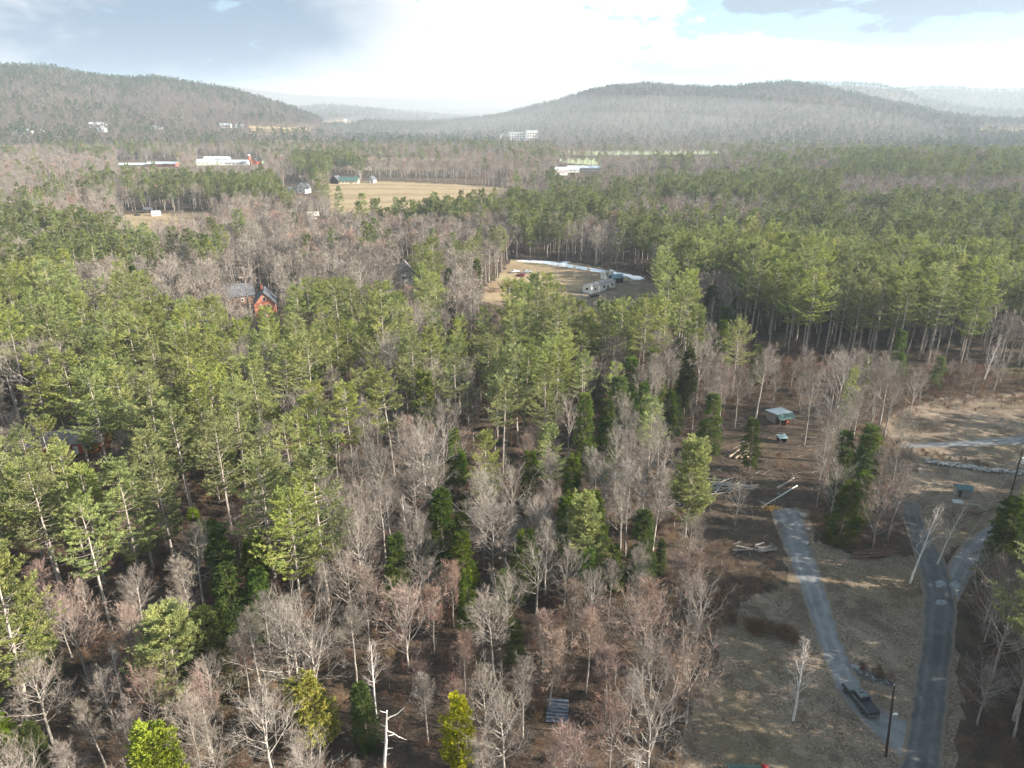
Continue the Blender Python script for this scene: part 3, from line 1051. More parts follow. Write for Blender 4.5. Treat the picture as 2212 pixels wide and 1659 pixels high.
def put_tree(kind, x, y, h, rz=None, var=None, name=None, label=None, cat=None, group=None, lean=(0, 0), wide=1.0, lod='near', z=None):
    z = tz(x, y) - 0.05 if z is None else z
    rz = random.uniform(0, 2 * pi) if rz is None else rz
    if lod == 'near':
        L = LIB[kind]
        i = random.randrange(len(L)) if var is None else var
        tm, cm, H0 = L[i]
        s = h / H0
        e = bpy.data.objects.new(name, None)
        COL.objects.link(e)
        for pn, pm in (('trunk', tm), ('crown', cm)):
            c = bpy.data.objects.new(pn, pm)
            COL.objects.link(c)
            c.parent = e
    else:
        L = (MID if lod == 'mid' else FAR)[kind]
        i = random.randrange(len(L)) if var is None else var
        me, H0 = L[i]
        s = h / H0
        e = bpy.data.objects.new(name, me)
        COL.objects.link(e)
    e.location = (x, y, z)
    e.rotation_euler = (lean[0], lean[1], rz) if not any(lean) else (Matrix.Rotation(lean[0], 3, 'X') @ Matrix.Rotation(lean[1], 3, 'Y') @ Matrix.Rotation(rz, 3, 'Z')).to_euler()
    e.scale = (s * wide, s * wide, s)
    tag(e, label, cat, group)
    return e

# ------------------------------------------------------------------ planting plan
# crown map: one letter per 79 x 40 survey pixels, first row at y = 320
CROWNS = [
    "DDDDDDDDPPDDDDDDDDpDpppPPPPP",
    "DpppPPPPpDDDDDDpppPPPPPDDDDD",
    "pDDDDDDDDDPPPpPPPpDDDpPpPPPP",
    "PPPDDDpDDDDDDDPpDPPppPPPPPPP",
    "pPPPpPDDDppDDPPPPPPPPPPPPPPP",
    "pPDmDDDDDDDpPDDDDDpPPPPPPPPP",
    "PPDmDDDDDDDPDD...DpPPPPPPPPP",
    "PPpDDDDDPPPPDpPpp.PDPPPPPPPP",
    "PPPPPPppPPPPDPPPPPPDPPPPPPPP",
    "PPPPPPPPPPPpPPPPPPPDDPPPPPPD",
    "PPPPPPPPPPPPPPPPPPmSDDDDDDDD",
    "ppPPPPpDPPpPPPPPmmDDSDDDDDDD",
    "SpPPpPpPPppPpPPPpmmDDSDpDDSS",
    "DPPPPPPPppDPpPPPHpmmDSDpSS..",
    "DPPPPPPPPpppppPmHpmHmSDp....",
    "PPPPPPPPPPpDmPPppDDS..THD...",
    "PPPPPPPPPPpDDpHmpDS...THD...",
    "PPPPPPPPPpDDDpmmDDS...THD...",
    "PPPPPPPPDDDDmDDmDDS..SDDD...",
    "PPPPPHPPPDDDHDDHHDS..TTD....",
    "PPPPpHPPPDmDHDDHHmD...TD...H",
    "PPPppHmPPmHDHDHHHmDS......pH",
    "PPpSDmHPDDHmHHDDDDHDS......D",
    "S.SDDDHmmMMMHDMMDDMMS......D",
    "SMSMDDmmmMMMHDDMDMMM.......D",
    "mMDDmDDDDDMMMDDMMDMM.......D",
    "mDDDmDDDDmMMMMTMMDMM.......P",
    "mDDDDDDmDMMMMTTMDMM........P",
    "mDDDMDDDHDMDTTTTMMM........D",
    "mDDDDDDDDHMDmDDTMMD........D",
    "mDDMMDDDHHMTHDTTTMS........P",
    "mHDDDDDDMDSTmTTTTDS........P",
    "mDDDHDDDDDSTmTTTSDS........P",
    "mDDDHDDDDDSTTTTTSDS........P",
]
assert all(len(r) == 28 for r in CROWNS), [len(r) for r in CROWNS]
KEEP = [
    [(1045, 598), (1100, 594), (1085, 655), (1045, 655)], [(1290, 600), (1400, 605), (1425, 628), (1425, 650), (1290, 648)], [(1200, 592), (1262, 592), (1262, 640), (1212, 620)],  # outlines no crown may cover (buildings, fields seen through gaps)
    [(555, 625), (602, 625), (602, 668), (558, 668)], [(500, 615), (545, 615), (545, 635), (500, 635)],
    [(104, 920), (175, 915), (178, 945), (106, 950)],
    [(1262, 596), (1350, 590), (1350, 622), (1266, 630)], [(1105, 578), (1160, 578), (1160, 600), (1105, 600)],
    [(1650, 860), (1720, 860), (1725, 920), (1652, 920)], [(1665, 920), (1700, 920), (1700, 945), (1665, 945)],
    [(862, 570), (896, 570), (896, 600), (862, 600)],
    [(722, 376), (762, 376), (762, 394), (722, 394)], [(796, 380), (812, 380), (812, 392), (796, 392)],
    [(715, 396), (1040, 402), (1100, 408), (1000, 428), (900, 440), (760, 455), (722, 450)],
    [(320, 455), (460, 457), (490, 463), (400, 470), (320, 474), (300, 500), (290, 492), (300, 462)], [(258, 456), (320, 456), (320, 468), (258, 468)],
    [(615, 396), (672, 392), (672, 415), (615, 415)], [(668, 456), (686, 456), (686, 472), (668, 472)],
    [(1192, 532 + 30), (1400, 590), (1390, 604), (1120, 570)],
    [(1125, 565), (1240, 568), (1330, 590), (1300, 600), (1200, 598), (1130, 596)],
    [(1060, 606), (1110, 600), (1110, 620), (1060, 622)], [(1045, 622), (1085, 622), (1085, 640), (1045, 640)],
    [(1190, 1525), (1228, 1525), (1228, 1562), (1190, 1562)],
    [(1560, 970), (1640, 975), (1640, 1000), (1560, 1000)], [(1520, 1035), (1640, 1035), (1640, 1075), (1520, 1075)],
    [(1625, 1040), (1740, 1030), (1740, 1105), (1640, 1105)],
    [(425, 338), (500, 338), (500, 356), (425, 356)], [(320, 345), (382, 345), (382, 360), (320, 360)], [(255, 347), (318, 347), (318, 360), (255, 360)],
    [(500, 342), (565, 342), (565, 354), (500, 354)], [(1205, 360), (1290, 360), (1290, 378), (1205, 378)], [(1100, 286), (1152, 286), (1152, 304), (1100, 304)],
]
HOLES = []   # (x, y, radius) of built things


def cell(px, py):
    c = int(min(27, max(0, px // 79)))
    r = int((py - 320) // 40)
    if r < 0:
        return None
    return CROWNS[min(33, r)][c]


MIXES = {'P': [('pine', .9), ('tree', .1)], 'p': [('pine', .42), ('tree', .58)], 'D': [('tree', .84), ('birch', .05), ('hemlock', .04), ('maple', .07)],
         'M': [('maple', .8), ('tree', .12), ('hemlock', .03), ('birch', .05)], 'm': [('hemlock', .30), ('tree', .55), ('pine', .15)], 'H': [('hemlock', .85), ('tree', .15)],
         'S': [('shrub', 1.0)], 'T': [('maple', .55), ('tree', .45)], '.': []}
SP = {'pine': 5.7, 'tree': 4.5, 'maple': 4.3, 'hemlock': 4.0, 'birch': 4.0, 'shrub': 3.2, 'pine_open': 6, 'cedar': 4}
PLANT = []     # kind, x, y, h, hero dict or None
GRIDH = {}


def too_close(x, y, r):
    gx, gy = int(x // 8), int(y // 8)
    for i in (-1, 0, 1):
        for j in (-1, 0, 1):
            for (a, b, c) in GRIDH.get((gx + i, gy + j), ()):
                if (a - x) ** 2 + (b - y) ** 2 < ((r + c) / 2) ** 2:
                    return True
    return False


def note(x, y, r):
    GRIDH.setdefault((int(x // 8), int(y // 8)), []).append((x, y, r))


def hero(kind, tx, ty, h, label, lod=None, **kw):
    """a tree whose top is seen at a survey pixel, h metres tall"""
    x, y = G(tx, ty, h)
    PLANT.append((kind, x, y, h, dict(label=label, **kw)))
    note(x, y, SP[kind] * 0.9)
    return x, y


# single trees that can be told apart
hero('pine_open', 350, 1330, 17, 'wide bright open-grown pine with pale forked trunk, standing alone among bare trees at lower left', var=0, wide=1.2)
hero('pine_open', 919, 808, 19, 'dense bushy green pine with foliage to the ground, ringed by bare grey trees', var=1)
hero('pine_open', 1500, 960, 20, 'lone yellow-green pine beside the fallen logs in the cleared lot', var=2, wide=1.05)
hero('pine', 1600, 692, 23, 'lone tall pine with bare lower trunk next to big pale leafless tree, left of shed', var=5)
hero('pine', 1478, 630, 28, 'tall pale-trunked pine with ragged crown at the edge of dark clearing shade', var=3)
hero('pine', 1440, 650, 27, 'ragged pine just left of the tallest one at the clearing edge', var=1)
hero('pine', 1508, 665, 24, 'shorter slim pine right of the ragged pair at the clearing edge', var=6)
hero('pine', 1398, 650, 28, 'broad full-crowned pine on tall bare trunks below the trailer lot', var=5, wide=1.15)
hero('pine', 1345, 655, 25, 'rounded pine immediately right of the trailer lot gap', var=2)
hero('pine', 1232, 645, 26, 'slim open-crowned pine with pale trunk directly below the trailer', var=6)
hero('pine', 1150, 598, 26, 'pointed pine standing in front of the sunny lot, left of the trailer', var=4)
hero('pine', 1187, 594, 26, 'pointed pine with lighter crown between the trailer and the red car', var=0)
hero('pine', 1100, 612, 25, 'dark spreading pine hiding the left end of the trailer lot', var=2, wide=1.1)
hero('pine', 912, 575, 24, 'dark green pine rising beside the grey gabled house', var=4)
hero('pine', 930, 602, 24, 'bushy pine just below the dark one near the grey gabled house', var=2)
hero('pine', 1650, 578, 24, 'bright pine standing forward of the right-hand pine stand', var=4, wide=1.1)
hero('pine', 1680, 612, 22, 'second forward pine with pale lower trunk before the right-hand stand', var=0)
hero('pine', 1806, 622, 24, 'small-crowned pine in front of the row of bare pale trunks', var=3)
hero('pine', 2110, 560, 27, 'big wide pine closing the right end of the front row', var=5, wide=1.25)
hero('pine', 1842, 800, 20, 'thin leaning pine among bare trees right of the shed', var=6, lean=(-0.05, 0.06), wide=0.7)
hero('pine', 1700, 500, 27, 'bright pine crown standing above the middle of right-hand stand')
hero('pine_open', 1268, 1085, 17, 'soft bright green pine above the pale brush in the middle of the woods', var=0, wide=0.95)
hero('pine', 1120, 755, 25, 'tall pine with light-edged crown in the middle of the woods', var=4)
hero('pine', 980, 760, 25, 'broad layered pine behind the bushy one in the middle woods', var=2)
hero('pine', 1182, 800, 22, 'layered pine right of the clump of pale double trunks', var=4)
hero('pine', 1085, 830, 22, 'pine over a cluster of pale bare trunks in the middle woods', var=3)
hero('pine', 560, 1000, 25, 'large bright pine with long limbs left of the grey leafless belt', var=2, wide=1.15)
hero('pine', 620, 1070, 24, 'drooping yellow-green pine at the edge of the grey leafless belt', var=5)
hero('pine', 330, 985, 25, 'pointed pine with level branches above a row of bare pale trunks', var=6)
hero('pine', 250, 1010, 25, 'layered pine beside the pointed one in left grove', var=4)
hero('pine', 170, 1080, 24, 'bright pine over pale trunks near the left edge', var=1)
hero('pine', 60, 1010, 25, 'big yellow-green pine at the far left edge of the grove', var=5)
hero('pine', 190, 810, 26, 'long-limbed bright pine above the red house', var=2, wide=1.15)
hero('pine', 460, 900, 26, 'tall full pine left of centre with two pale trunks beneath', var=5)
hero('pine', 745, 830, 24, 'ragged light pine standing over bare trees', var=0)
hero('pine', 780, 420, 23, 'dark conical pine standing alone below the big tan field', var=4, wide=1.2)
hero('pine', 808, 430, 19, 'small dark pine beside the lone one under the tan field', var=0)
hero('pine', 1404, 340, 22, 'single dark conifer poking above the hazy valley edge', var=4)
hero('cedar', 690, 1452, 12, 'leaning bright yellow cedar in the lower left woods', var=0, lean=(0.05, -0.18))
hero('cedar', 325, 1578, 13, 'golden yellow cedar cut by the bottom edge of view', var=0, wide=1.1)
hero('cedar', 985, 1503, 12, 'lime green cedar with bare base standing by a tall grey maple', var=1, wide=0.9)
hero('hemlock', 845, 1160, 13, 'yellow-green hemlock beside a standing dead stem in the middle woods', var=0)
hero('hemlock', 1006, 1232, 13, 'narrow dark green hemlock left of the shaded woods floor', var=3, wide=0.8)
hero('hemlock', 490, 1215, 14, 'pale green hemlock at the edge of dark shade under pines', var=0)
hero('hemlock', 60, 1565, 10, 'low green hemlock in the lower left corner', var=2)
hero('hemlock', 1430, 1168, 8, 'small dark spruce-like tree alone in brush beside the cleared lot', var=3)
hero('hemlock', 1268, 852, 19, 'tall narrow yellowish hemlock among the pale trunks', var=1, wide=0.8)
hero('hemlock', 950, 1065, 16, 'big dark hemlock in the shade left of the sprawling leafless tree', var=2)
hero('hemlock', 1005, 1150, 14, 'dark hemlock below the shaded one in middle woods', var=0)
hero('hemlock', 1145, 980, 14, 'mop-headed yellow-green hemlock behind sprawling leafless tree', var=1)
hero('hemlock', 990, 930, 15, 'slanting sunlit hemlock left of the mop-headed one', var=3, lean=(0, -0.08))
hero('hemlock', 1888, 925, 17, 'dark broad hemlock between cleared lot and the grassy field', var=2)
hero('hemlock', 1232, 1075, 13, 'bushy sunlit hemlock below centre, left of soft green pine', var=0)
hero('hemlock', 1685, 880 - 30, 13, 'sunlit hemlock touching the left side of the white-roofed shed', var=3, wide=0.8) if False else None
hero('hemlock', 1632, 905, 13, 'sunlit hemlock just left of the shed', var=1)
hero('hemlock', 1545, 850, 16, 'dark hemlock in the woods left of the pale leaning trunk', var=0)
hero('hemlock', 1490, 755, 19, 'thin dark hemlock with sparse crown near the lone tall pine', var=3)
hero('hemlock', 2195, 1085, 17, 'dark hemlock overhanging the branch road at the right edge', var=2)
hero('hemlock', 2200, 1205, 10, 'low dark evergreen at the roadside by the right edge', var=0)
hero('birch', 1748, 1372, 14.5, 'white birch standing alone on the lawn beside the driveway', var=0, rz=0.6)
hero('birch', 2010, 1078, 17, 'slender leaning white birch at the road fork', var=1, lean=(0.0, 0.10), rz=2.0)
hero('birch', 2062, 1075, 14, 'second thin birch behind the leaning one on the strip of grass', var=1, lean=(0.0, 0.14), rz=0.5)
hero('birch', 2150, 720, 16, 'white birch leaning over the edge of the grassy field', var=0, lean=(0, 0.15))
hero('tree', 1655, 725, 26, 'tall pale leafless tree with fan of white limbs beside the lone pine', var=3, lean=(0, 0.05))
hero('tree', 1105, 1005, 15, 'sprawling pale leafless tree with heavy crooked limbs in middle woods', var=2, wide=0.95)
hero('tree', 1335, 915, 17, 'large rounded pinkish leafless tree near centre', var=4, wide=1.1)
hero('tree', 600, 1290, 19, 'large pale grey leafless tree with many upright limbs at lower left', var=4, wide=1.1)
hero('tree', 660, 1330, 17, 'wide pale leafless crown beside the upright-limbed tree', var=2, wide=1.15)
hero('tree', 560, 1500, 14, 'broad low leafless tree with white limbs above the golden cedar', var=2, wide=1.2)
hero('tree', 640, 1545, 13, 'fine-twigged leafless tree at bottom left of centre', var=5)
hero('tree', 820, 960, 19, 'leafless tree with pale upswept limbs in the grey belt', var=4)
hero('tree', 800, 900, 19, 'finely branched leafless tree at the head of the grey belt', var=0)
hero('tree', 890, 940, 18, 'leafless tree with crooked white limbs left of centre', var=2)
hero('tree', 1045, 1432, 15, 'silver-grey leafless tree with fan crown right of the lime cedar', var=4, wide=1.0)
hero('tree', 1130, 1385, 16, 'slim tall leafless tree with narrow crown beside fan-crowned one', var=5)
hero('tree', 1815, 1000, 15, 'leafless tree with dark trunk and twisted pale limbs near end of driveway', var=2)
hero('tree', 1930, 800 - 30, 19, 'round dense leafless tree in front of the right-hand pines', var=4, wide=1.2)
hero('tree', 1985, 800, 14, 'small spreading leafless tree at the corner of the grassy field', var=2)
hero('tree', 1765, 790, 21, 'tall fine-twigged leafless tree behind the shed', var=0)
hero('tree', 1800, 860, 20, 'leaning dark-trunked leafless tree right of the shed', var=3, lean=(0, 0.12))
hero('tree', 1950, 1010, 13, 'leaning leafless tree spreading over the end of the old road', var=2, lean=(0, 0.15))
hero('tree', 2170, 1200, 13, 'pale leafless branches reaching over the road from the right edge', var=2, wide=1.3)
hero('tree', 2195, 1290, 12, 'tangled grey leafless tree beside the dirt road at the right edge', var=4, wide=1.2)
hero('tree', 2150, 1440, 10, 'low leafless thicket tree right of the dirt road', var=2, wide=1.2)
hero('tree', 1600, 1040, 10, 'small pale leafless tree standing over the fallen trunks', var=2)
hero('maple', 1500, 1405, 12.5, 'red-tipped rounded maple at the left edge of the lawn', var=2, wide=1.15)
hero('maple', 1462, 1440, 11, 'red-budded maple overlapping the rounded one by the lawn', var=0)
hero('maple', 1505, 1178, 14, 'upright red-topped maple between the brush and the driveway', var=1)
hero('maple', 1480, 1200, 13, 'vase-shaped leafless maple touching the red-topped one', var=0)
hero('maple', 975, 1208, 13, 'small red-topped maple in front of dark hemlocks', var=1)
hero('maple', 782, 1228, 15, 'tall crimson-tipped maple in the lower middle woods', var=0)
hero('maple', 870, 1280, 14, 'round pinkish leafless maple right of the crimson-tipped tree', var=2, wide=1.15)
hero('maple', 1275, 1310, 15, 'tall slim maple with pink crown in the shaded woods', var=3)
hero('maple', 1175, 1315, 12, 'white-limbed red-tipped maple in shaded woods', var=1)
hero('maple', 1320, 1385, 13, 'reddish fine-twigged maple above the shaded clearing', var=3)
hero('maple', 1325, 1520, 11, 'bushy pink maple near the bottom right of the woods', var=2)
hero('maple', 1400, 1310, 13, 'broad hazy maple crown left of the lawn', var=2, wide=1.4)
hero('maple', 1000, 1360, 11, 'orange-pink maple with pale stem in lower middle', var=1)
hero('maple', 140, 1290, 14, 'red-tipped maple under the pine trunks at left', var=2)
hero('maple', 265, 1310, 14, 'pinkish maple right of the red-tipped one at left', var=0)
hero('maple', 1205, 573, 7, 'first of three small round pinkish trees beside the snow strip', var=2)
hero('maple', 1242, 576, 7, 'middle one of three small round pinkish trees beside snow strip', var=2)
hero('maple', 1272, 579, 7, 'last of three small round pinkish trees beside the snow strip', var=2)
hero('maple', 1311, 562, 13, 'tall slim pinkish tree standing behind the trailer', var=3)


for k in range(48):      # dark thicket along the ditch left of the driveway
    t_ = random.random()
    sx_, sy_ = 1550 + 180 * t_, 1338 + 48 * t_ + random.gauss(0, 7)
    x_, y_ = G(sx_, sy_)
    PLANT.append(('shrub', x_, y_, random.uniform(1.0, 2.4), dict(label='', stand='ditch left of driveway')))
for k in range(12):
    t_ = random.random()
    x_, y_ = G(1856 + 66 * t_, 1440 + 30 * t_ + random.gauss(0, 4))
    PLANT.append(('shrub', x_, y_, random.uniform(0.7, 1.5), dict(label='', stand='ditch above the pickup truck')))
for k in range(16):
    t_ = random.random()
    x_, y_ = G(1990 + 150 * t_, 985 + 25 * t_ + random.gauss(0, 5))
    PLANT.append(('shrub', x_, y_, random.uniform(0.8, 1.8), dict(label='', stand='bank behind the stone wall')))


def open_ground(x, y):
    for p in CLEARW.values():
        if bool(inpoly(np.array([x]), np.array([y]), p)[0]):
            return True
    return False


ROADCLEAR = gp([(1905, 1115), (2005, 1085), (2060, 1200), (2150, 1110), (2250, 1040), (2420, 1010), (2420, 1090), (2250, 1130), (2160, 1200), (2100, 1260), (2085, 1380), (2075, 1800), (1900, 1800), (1960, 1450), (1975, 1300), (1940, 1190)])
STANDGAP = gp([(1430, 665), (1500, 705), (1640, 745), (1700, 785), (2000, 795), (2400, 790), (2400, 880), (1900, 900), (1700, 880), (1560, 870), (1480, 760)])
KEEPN = [np.array(k) for k in KEEP]
BUILT = [G(575, 660), G(140, 945), G(1690, 915), G(1685, 945), G(2075, 1060), G(1290, 625), G(878, 600), G(520, 640)]


def allowed(x, y, h):
    if inpoly(np.array([x]), np.array([y]), ROADCLEAR)[0] or open_ground(x, y):
        return False
    for b in BUILT:
        if (b[0] - x) ** 2 + (b[1] - y) ** 2 < 100:
            return False
    z = tz(x, y)
    r_ = hypot(x, y)
    for (ax, ay, bx, by, rd) in SIGHT:
        if r_ < rd - 0.5:
            for f, dx in ((0.97, 0), (0.75, -1), (0.75, 1), (0.5, 0)):
                px, py = proj(x + dx * 0.12 * h, y, z + h * f)
                if ax < px < bx and ay < py < by:
                    return False
    for f, dx in ((0.98, 0), (0.8, -1), (0.8, 1), (0.62, -1), (0.62, 1), (0.4, 0)):
        px, py = proj(x + dx * 0.11 * h, y, z + h * f)
        for k in KEEPN:
            if inpoly(np.array([px]), np.array([py]), k)[0]:
                return False
    return True


SIGHT = []
for (kd_, x_, y_, h_, hd_) in PLANT:
    if hd_ and hd_.get('label') and hypot(x_, y_) < 190 and kd_ in ('pine', 'pine_open', 'cedar', 'hemlock', 'birch', 'maple'):
        lo = 0.12 if kd_ in ('cedar', 'birch') else 0.42
        (ax, ay), (bx, by) = proj(x_ - 0.10 * h_, y_, h_ * 1.0), proj(x_ + 0.10 * h_, y_, h_ * lo)
        SIGHT.append((float(ax), float(ay), float(bx), float(by), hypot(x_, y_)))
for (ax, ay, bx, by, gx_, gy_) in ((815, 1515, 890, 1660, 832, 1690),):
    SIGHT.append((ax, ay, bx, by, hypot(*G(gx_, gy_))))
HGT = {'pine': (17, 27.5), 'tree': (15, 22), 'maple': (11, 15), 'hemlock': (10, 17), 'birch': (12, 16), 'shrub': (2, 4.2)}
rr_ = random.Random(11)
NCAND = 22000
R0, R1 = 50.0, 345.0
for _ in range(NCAND):
    r = math.sqrt(rr_.uniform(R0 ** 2, R1 ** 2))
    a = radians(rr_.uniform(-45, 41))
    x, y = r * sin(a), r * cos(a)
    zc = 20 * 0.75 if r > 130 else 11
    px, py = proj(x, y, zc)
    c = cell(float(px), float(py))
    if c is None or not MIXES[c]:
        continue
    q = rr_.uniform(0, 1)
    kind = None
    for kk, pr in MIXES[c]:
        q -= pr
        if q <= 0:
            kind = kk
            break
    kind = kind or MIXES[c][-1][0]
    s = SP[kind]
    if c == 'T':
        s = 6.5
    h = rr_.uniform(*HGT[kind])
    if kind == 'pine' and px > 1420:
        h = rr_.uniform(24, 31)
    c2 = cell(*[float(v) for v in proj(x, y, {'pine': 1.0 * h, 'hemlock': 8.0, 'shrub': 1.5}.get(kind, 11.0 if r > 130 else 8.5))])
    if kind == 'pine' and c2 not in ('P', 'p', 'm'):
        continue
    if kind != 'pine' and (c2 == '.' or (c2 == 'P' and rr_.random() < 0.6)):
        continue
    if kind == 'pine' and inpoly(np.array([x]), np.array([y]), STANDGAP)[0]:
        kind = rr_.choice(['shrub', 'shrub', 'maple'])
        s = SP[kind] * 1.3
    if too_close(x, y, s):
        continue
    if kind != 'pine':
        h = rr_.uniform(*HGT[kind])
    if kind in ('tree', 'maple', 'birch') and inpoly(np.array([x]), np.array([y]), STANDGAP)[0]:
        if px > 1620 and rr_.random() < 0.78:
            continue
        h = rr_.uniform(6, 10)
    if kind == 'tree' and r < 100:
        h *= 0.78
    if kind == 'hemlock' and r < 100:
        h *= 0.85
    if not allowed(x, y, h):
        if kind == 'pine':
            kind = 'maple'
        h *= 0.45
        if kind == 'shrub' or not allowed(x, y, h):
            continue
    PLANT.append((kind, x, y, h, None))
    note(x, y, s)

# trees at and just outside the right of the view, whose shadows fall across the road and the lawn
gapx, gapy = G(1900, 1268)
for _ in range(5000):
    x, y = rr_.uniform(64, 190), rr_.uniform(18, 190)
    gx_, gy_ = proj(x, y, 0)
    if gx_ < 2135 + (40 if y > 125 else 0):
        continue
    perp = (x - gapx) * 0.16 + (y - gapy) * 0.985
    along = (x - gapx) * 0.985 - (y - gapy) * 0.16
    if abs(perp - 1.0) < 4.5 and along < 90:
        continue
    if 98 < y and rr_.random() < 0.5:
        continue
    if along > 95:
        continue
    kd = 'pine' if rr_.random() < 0.55 else rr_.choice(['hemlock', 'hemlock', 'tree'])
    h_ = rr_.uniform(*{'pine': (22, 30), 'hemlock': (12, 19), 'tree': (13, 19)}[kd])
    if 95 < y < 135 and gx_ < 2300:
        h_ = min(h_, 13)
    if too_close(x, y, 3.6) or open_ground(x, y) or inpoly(np.array([x]), np.array([y]), ROADCLEAR)[0]:
        continue
    PLANT.append((kd, x, y, h_, dict(label=None, stand='roadside woods at right edge')))
    note(x, y, 3.6)

# which stand a tree belongs to, for its label
STANDS = [
    ('stand behind the shed', [(1420, 400), (2300, 400), (2300, 800), (1640, 800), (1480, 700), (1420, 600)]),
    ('woods below tan field', [(1000, 380), (1420, 380), (1420, 600), (1000, 590)]),
    ('grey house woods', [(640, 470), (1050, 470), (1050, 640), (640, 640)]),
    ('grove beyond orange house', [(-300, 380), (640, 380), (640, 640), (-300, 640)]),
    ('belt below orange house', [(640, 640), (1640, 640), (1640, 800), (640, 800)]),
    ('red house woods', [(-300, 640), (640, 640), (640, 960), (-300, 960)]),
    ('woods by the shed', [(1400, 800), (2300, 800), (2300, 1260), (1640, 1260), (1560, 1150), (1400, 1100)]),
    ('middle woods', [(640, 800), (1560, 800), (1560, 1230), (640, 1230)]),
    ('pale-trunk grove', [(-600, 960), (640, 960), (640, 1330), (-600, 1330)]),
    ('golden cedar woods', [(-900, 1330), (760, 1330), (760, 2400), (-900, 2400)]),
    ('shaded woods by lawn', [(760, 1230), (1640, 1230), (1640, 2400), (760, 2400)]),
    ('thicket beside dirt road', [(1900, 1080), (3000, 1080), (3000, 2500), (1900, 2500)]),
]
KINDNAME = {'pine': ('pine_tree', 'pine', 'tall green pine'), 'pine_open': ('pine_tree', 'pine', 'pine'), 'tree': ('leafless_tree', 'bare tree', 'grey leafless hardwood'), 'maple': ('maple_tree', 'maple', 'pink-twigged leafless maple'),
            'hemlock': ('hemlock_tree', 'hemlock', 'dark green hemlock'), 'cedar': ('cedar_tree', 'cedar', 'cedar'), 'birch': ('birch_tree', 'birch', 'white-barked birch'), 'shrub': ('shrub', 'shrub', 'brown leafless shrub')}


def stand_of(x, y, h):
    px, py = proj(x, y, tz(x, y) + h * 0.5)
    for nm, poly in STANDS:
        if inpoly(np.array([px]), np.array([py]), poly)[0]:
            return nm
    return 'scrub by grassy field' if px > 1500 else 'edge of near woods'


rank = {}
rest = []
order = sorted(PLANT, key=lambda p: (0 if p[4] else 1, hypot(p[1], p[2]) / (p[3] ** 0.3)))
cap = {'pine_tree': 298, 'leafless_tree': 298, 'maple_tree': 200, 'hemlock_tree': 200, 'birch_tree': 60, 'shrub': 110, 'cedar_tree': 20}
crowd = {}
for (kind, x, y, h, hd) in order:
    nm, cat, desc = KINDNAME[kind]
    rank[nm] = rank.get(nm, 0) + 1
    if rank[nm] > cap[nm]:
        rest.append((kind, x, y, h))
        continue
    if hd and hd.get('label'):
        kw = {k: v for k, v in hd.items() if k != 'label'}
        put_tree(kind, x, y, h, name=nm, label=hd['label'], cat=cat, **kw)
    else:
        st = (hd or {}).get('stand') or stand_of(x, y, h)
        crowd.setdefault((kind, st), []).append((x, y, h))
_U = ['first', 'second', 'third', 'fourth', 'fifth', 'sixth', 'seventh', 'eighth', 'ninth', 'tenth', 'eleventh', 'twelfth', 'thirteenth', 'fourteenth', 'fifteenth', 'sixteenth', 'seventeenth', 'eighteenth', 'nineteenth']
ORD = _U + ['twentieth'] + ['twenty-' + u_ for u_ in _U[:9]] + ['thirtieth'] + ['thirty-' + u_ for u_ in _U[:9]] + ['fortieth']
SHORT = {'pine': 'pine', 'tree': 'grey bare hardwood', 'maple': 'pinkish bare maple', 'hemlock': 'hemlock', 'birch': 'white birch', 'shrub': 'brown shrub'}
for (kind, st), lst in crowd.items():
    nm, cat, desc = KINDNAME[kind]
    lst.sort(key=lambda p: proj(p[0], p[1], 0.0)[1], reverse=True)      # nearest rows first
    per = 9
    rows = [lst[i:i + per] for i in range(0, len(lst), per)]
    for ri, row in enumerate(rows):
        row.sort(key=lambda p: p[0] / p[1])
        hs = sorted(p[2] for p in row)
        for ci, (x, y, h) in enumerate(row):
            wide = rr_.uniform(0.82, 1.18)
            look = 'tall ' if h >= hs[-max(1, len(hs) // 3)] else ('short ' if h <= hs[max(0, len(hs) // 3 - 1)] else '')
            look += 'wide ' if wide > 1.09 else ('slim ' if wide < 0.91 else '')
            rown = 'front row' if ri == 0 else ('last row' if ri == len(rows) - 1 else ORD[min(ri, 39)] + ' row back')
            lab = f'{look}{SHORT[kind]}, {ORD[ci]} from left, {rown}, {st}'
            if len(row) == 1:
                lab = f'{look}{SHORT[kind]} alone in the {rown}, {st}' if len(rows) > 1 else f'only {look}{SHORT[kind]} of the {st}'
            put_tree(kind, x, y, h, name=nm, label=lab, cat=cat, group=f'{SHORT[kind]}s, {st}', lean=(rr_.gauss(0, 0.03), rr_.gauss(0, 0.03)), wide=wide)
print('PLANT', len(PLANT), rank, 'rest', len(rest))


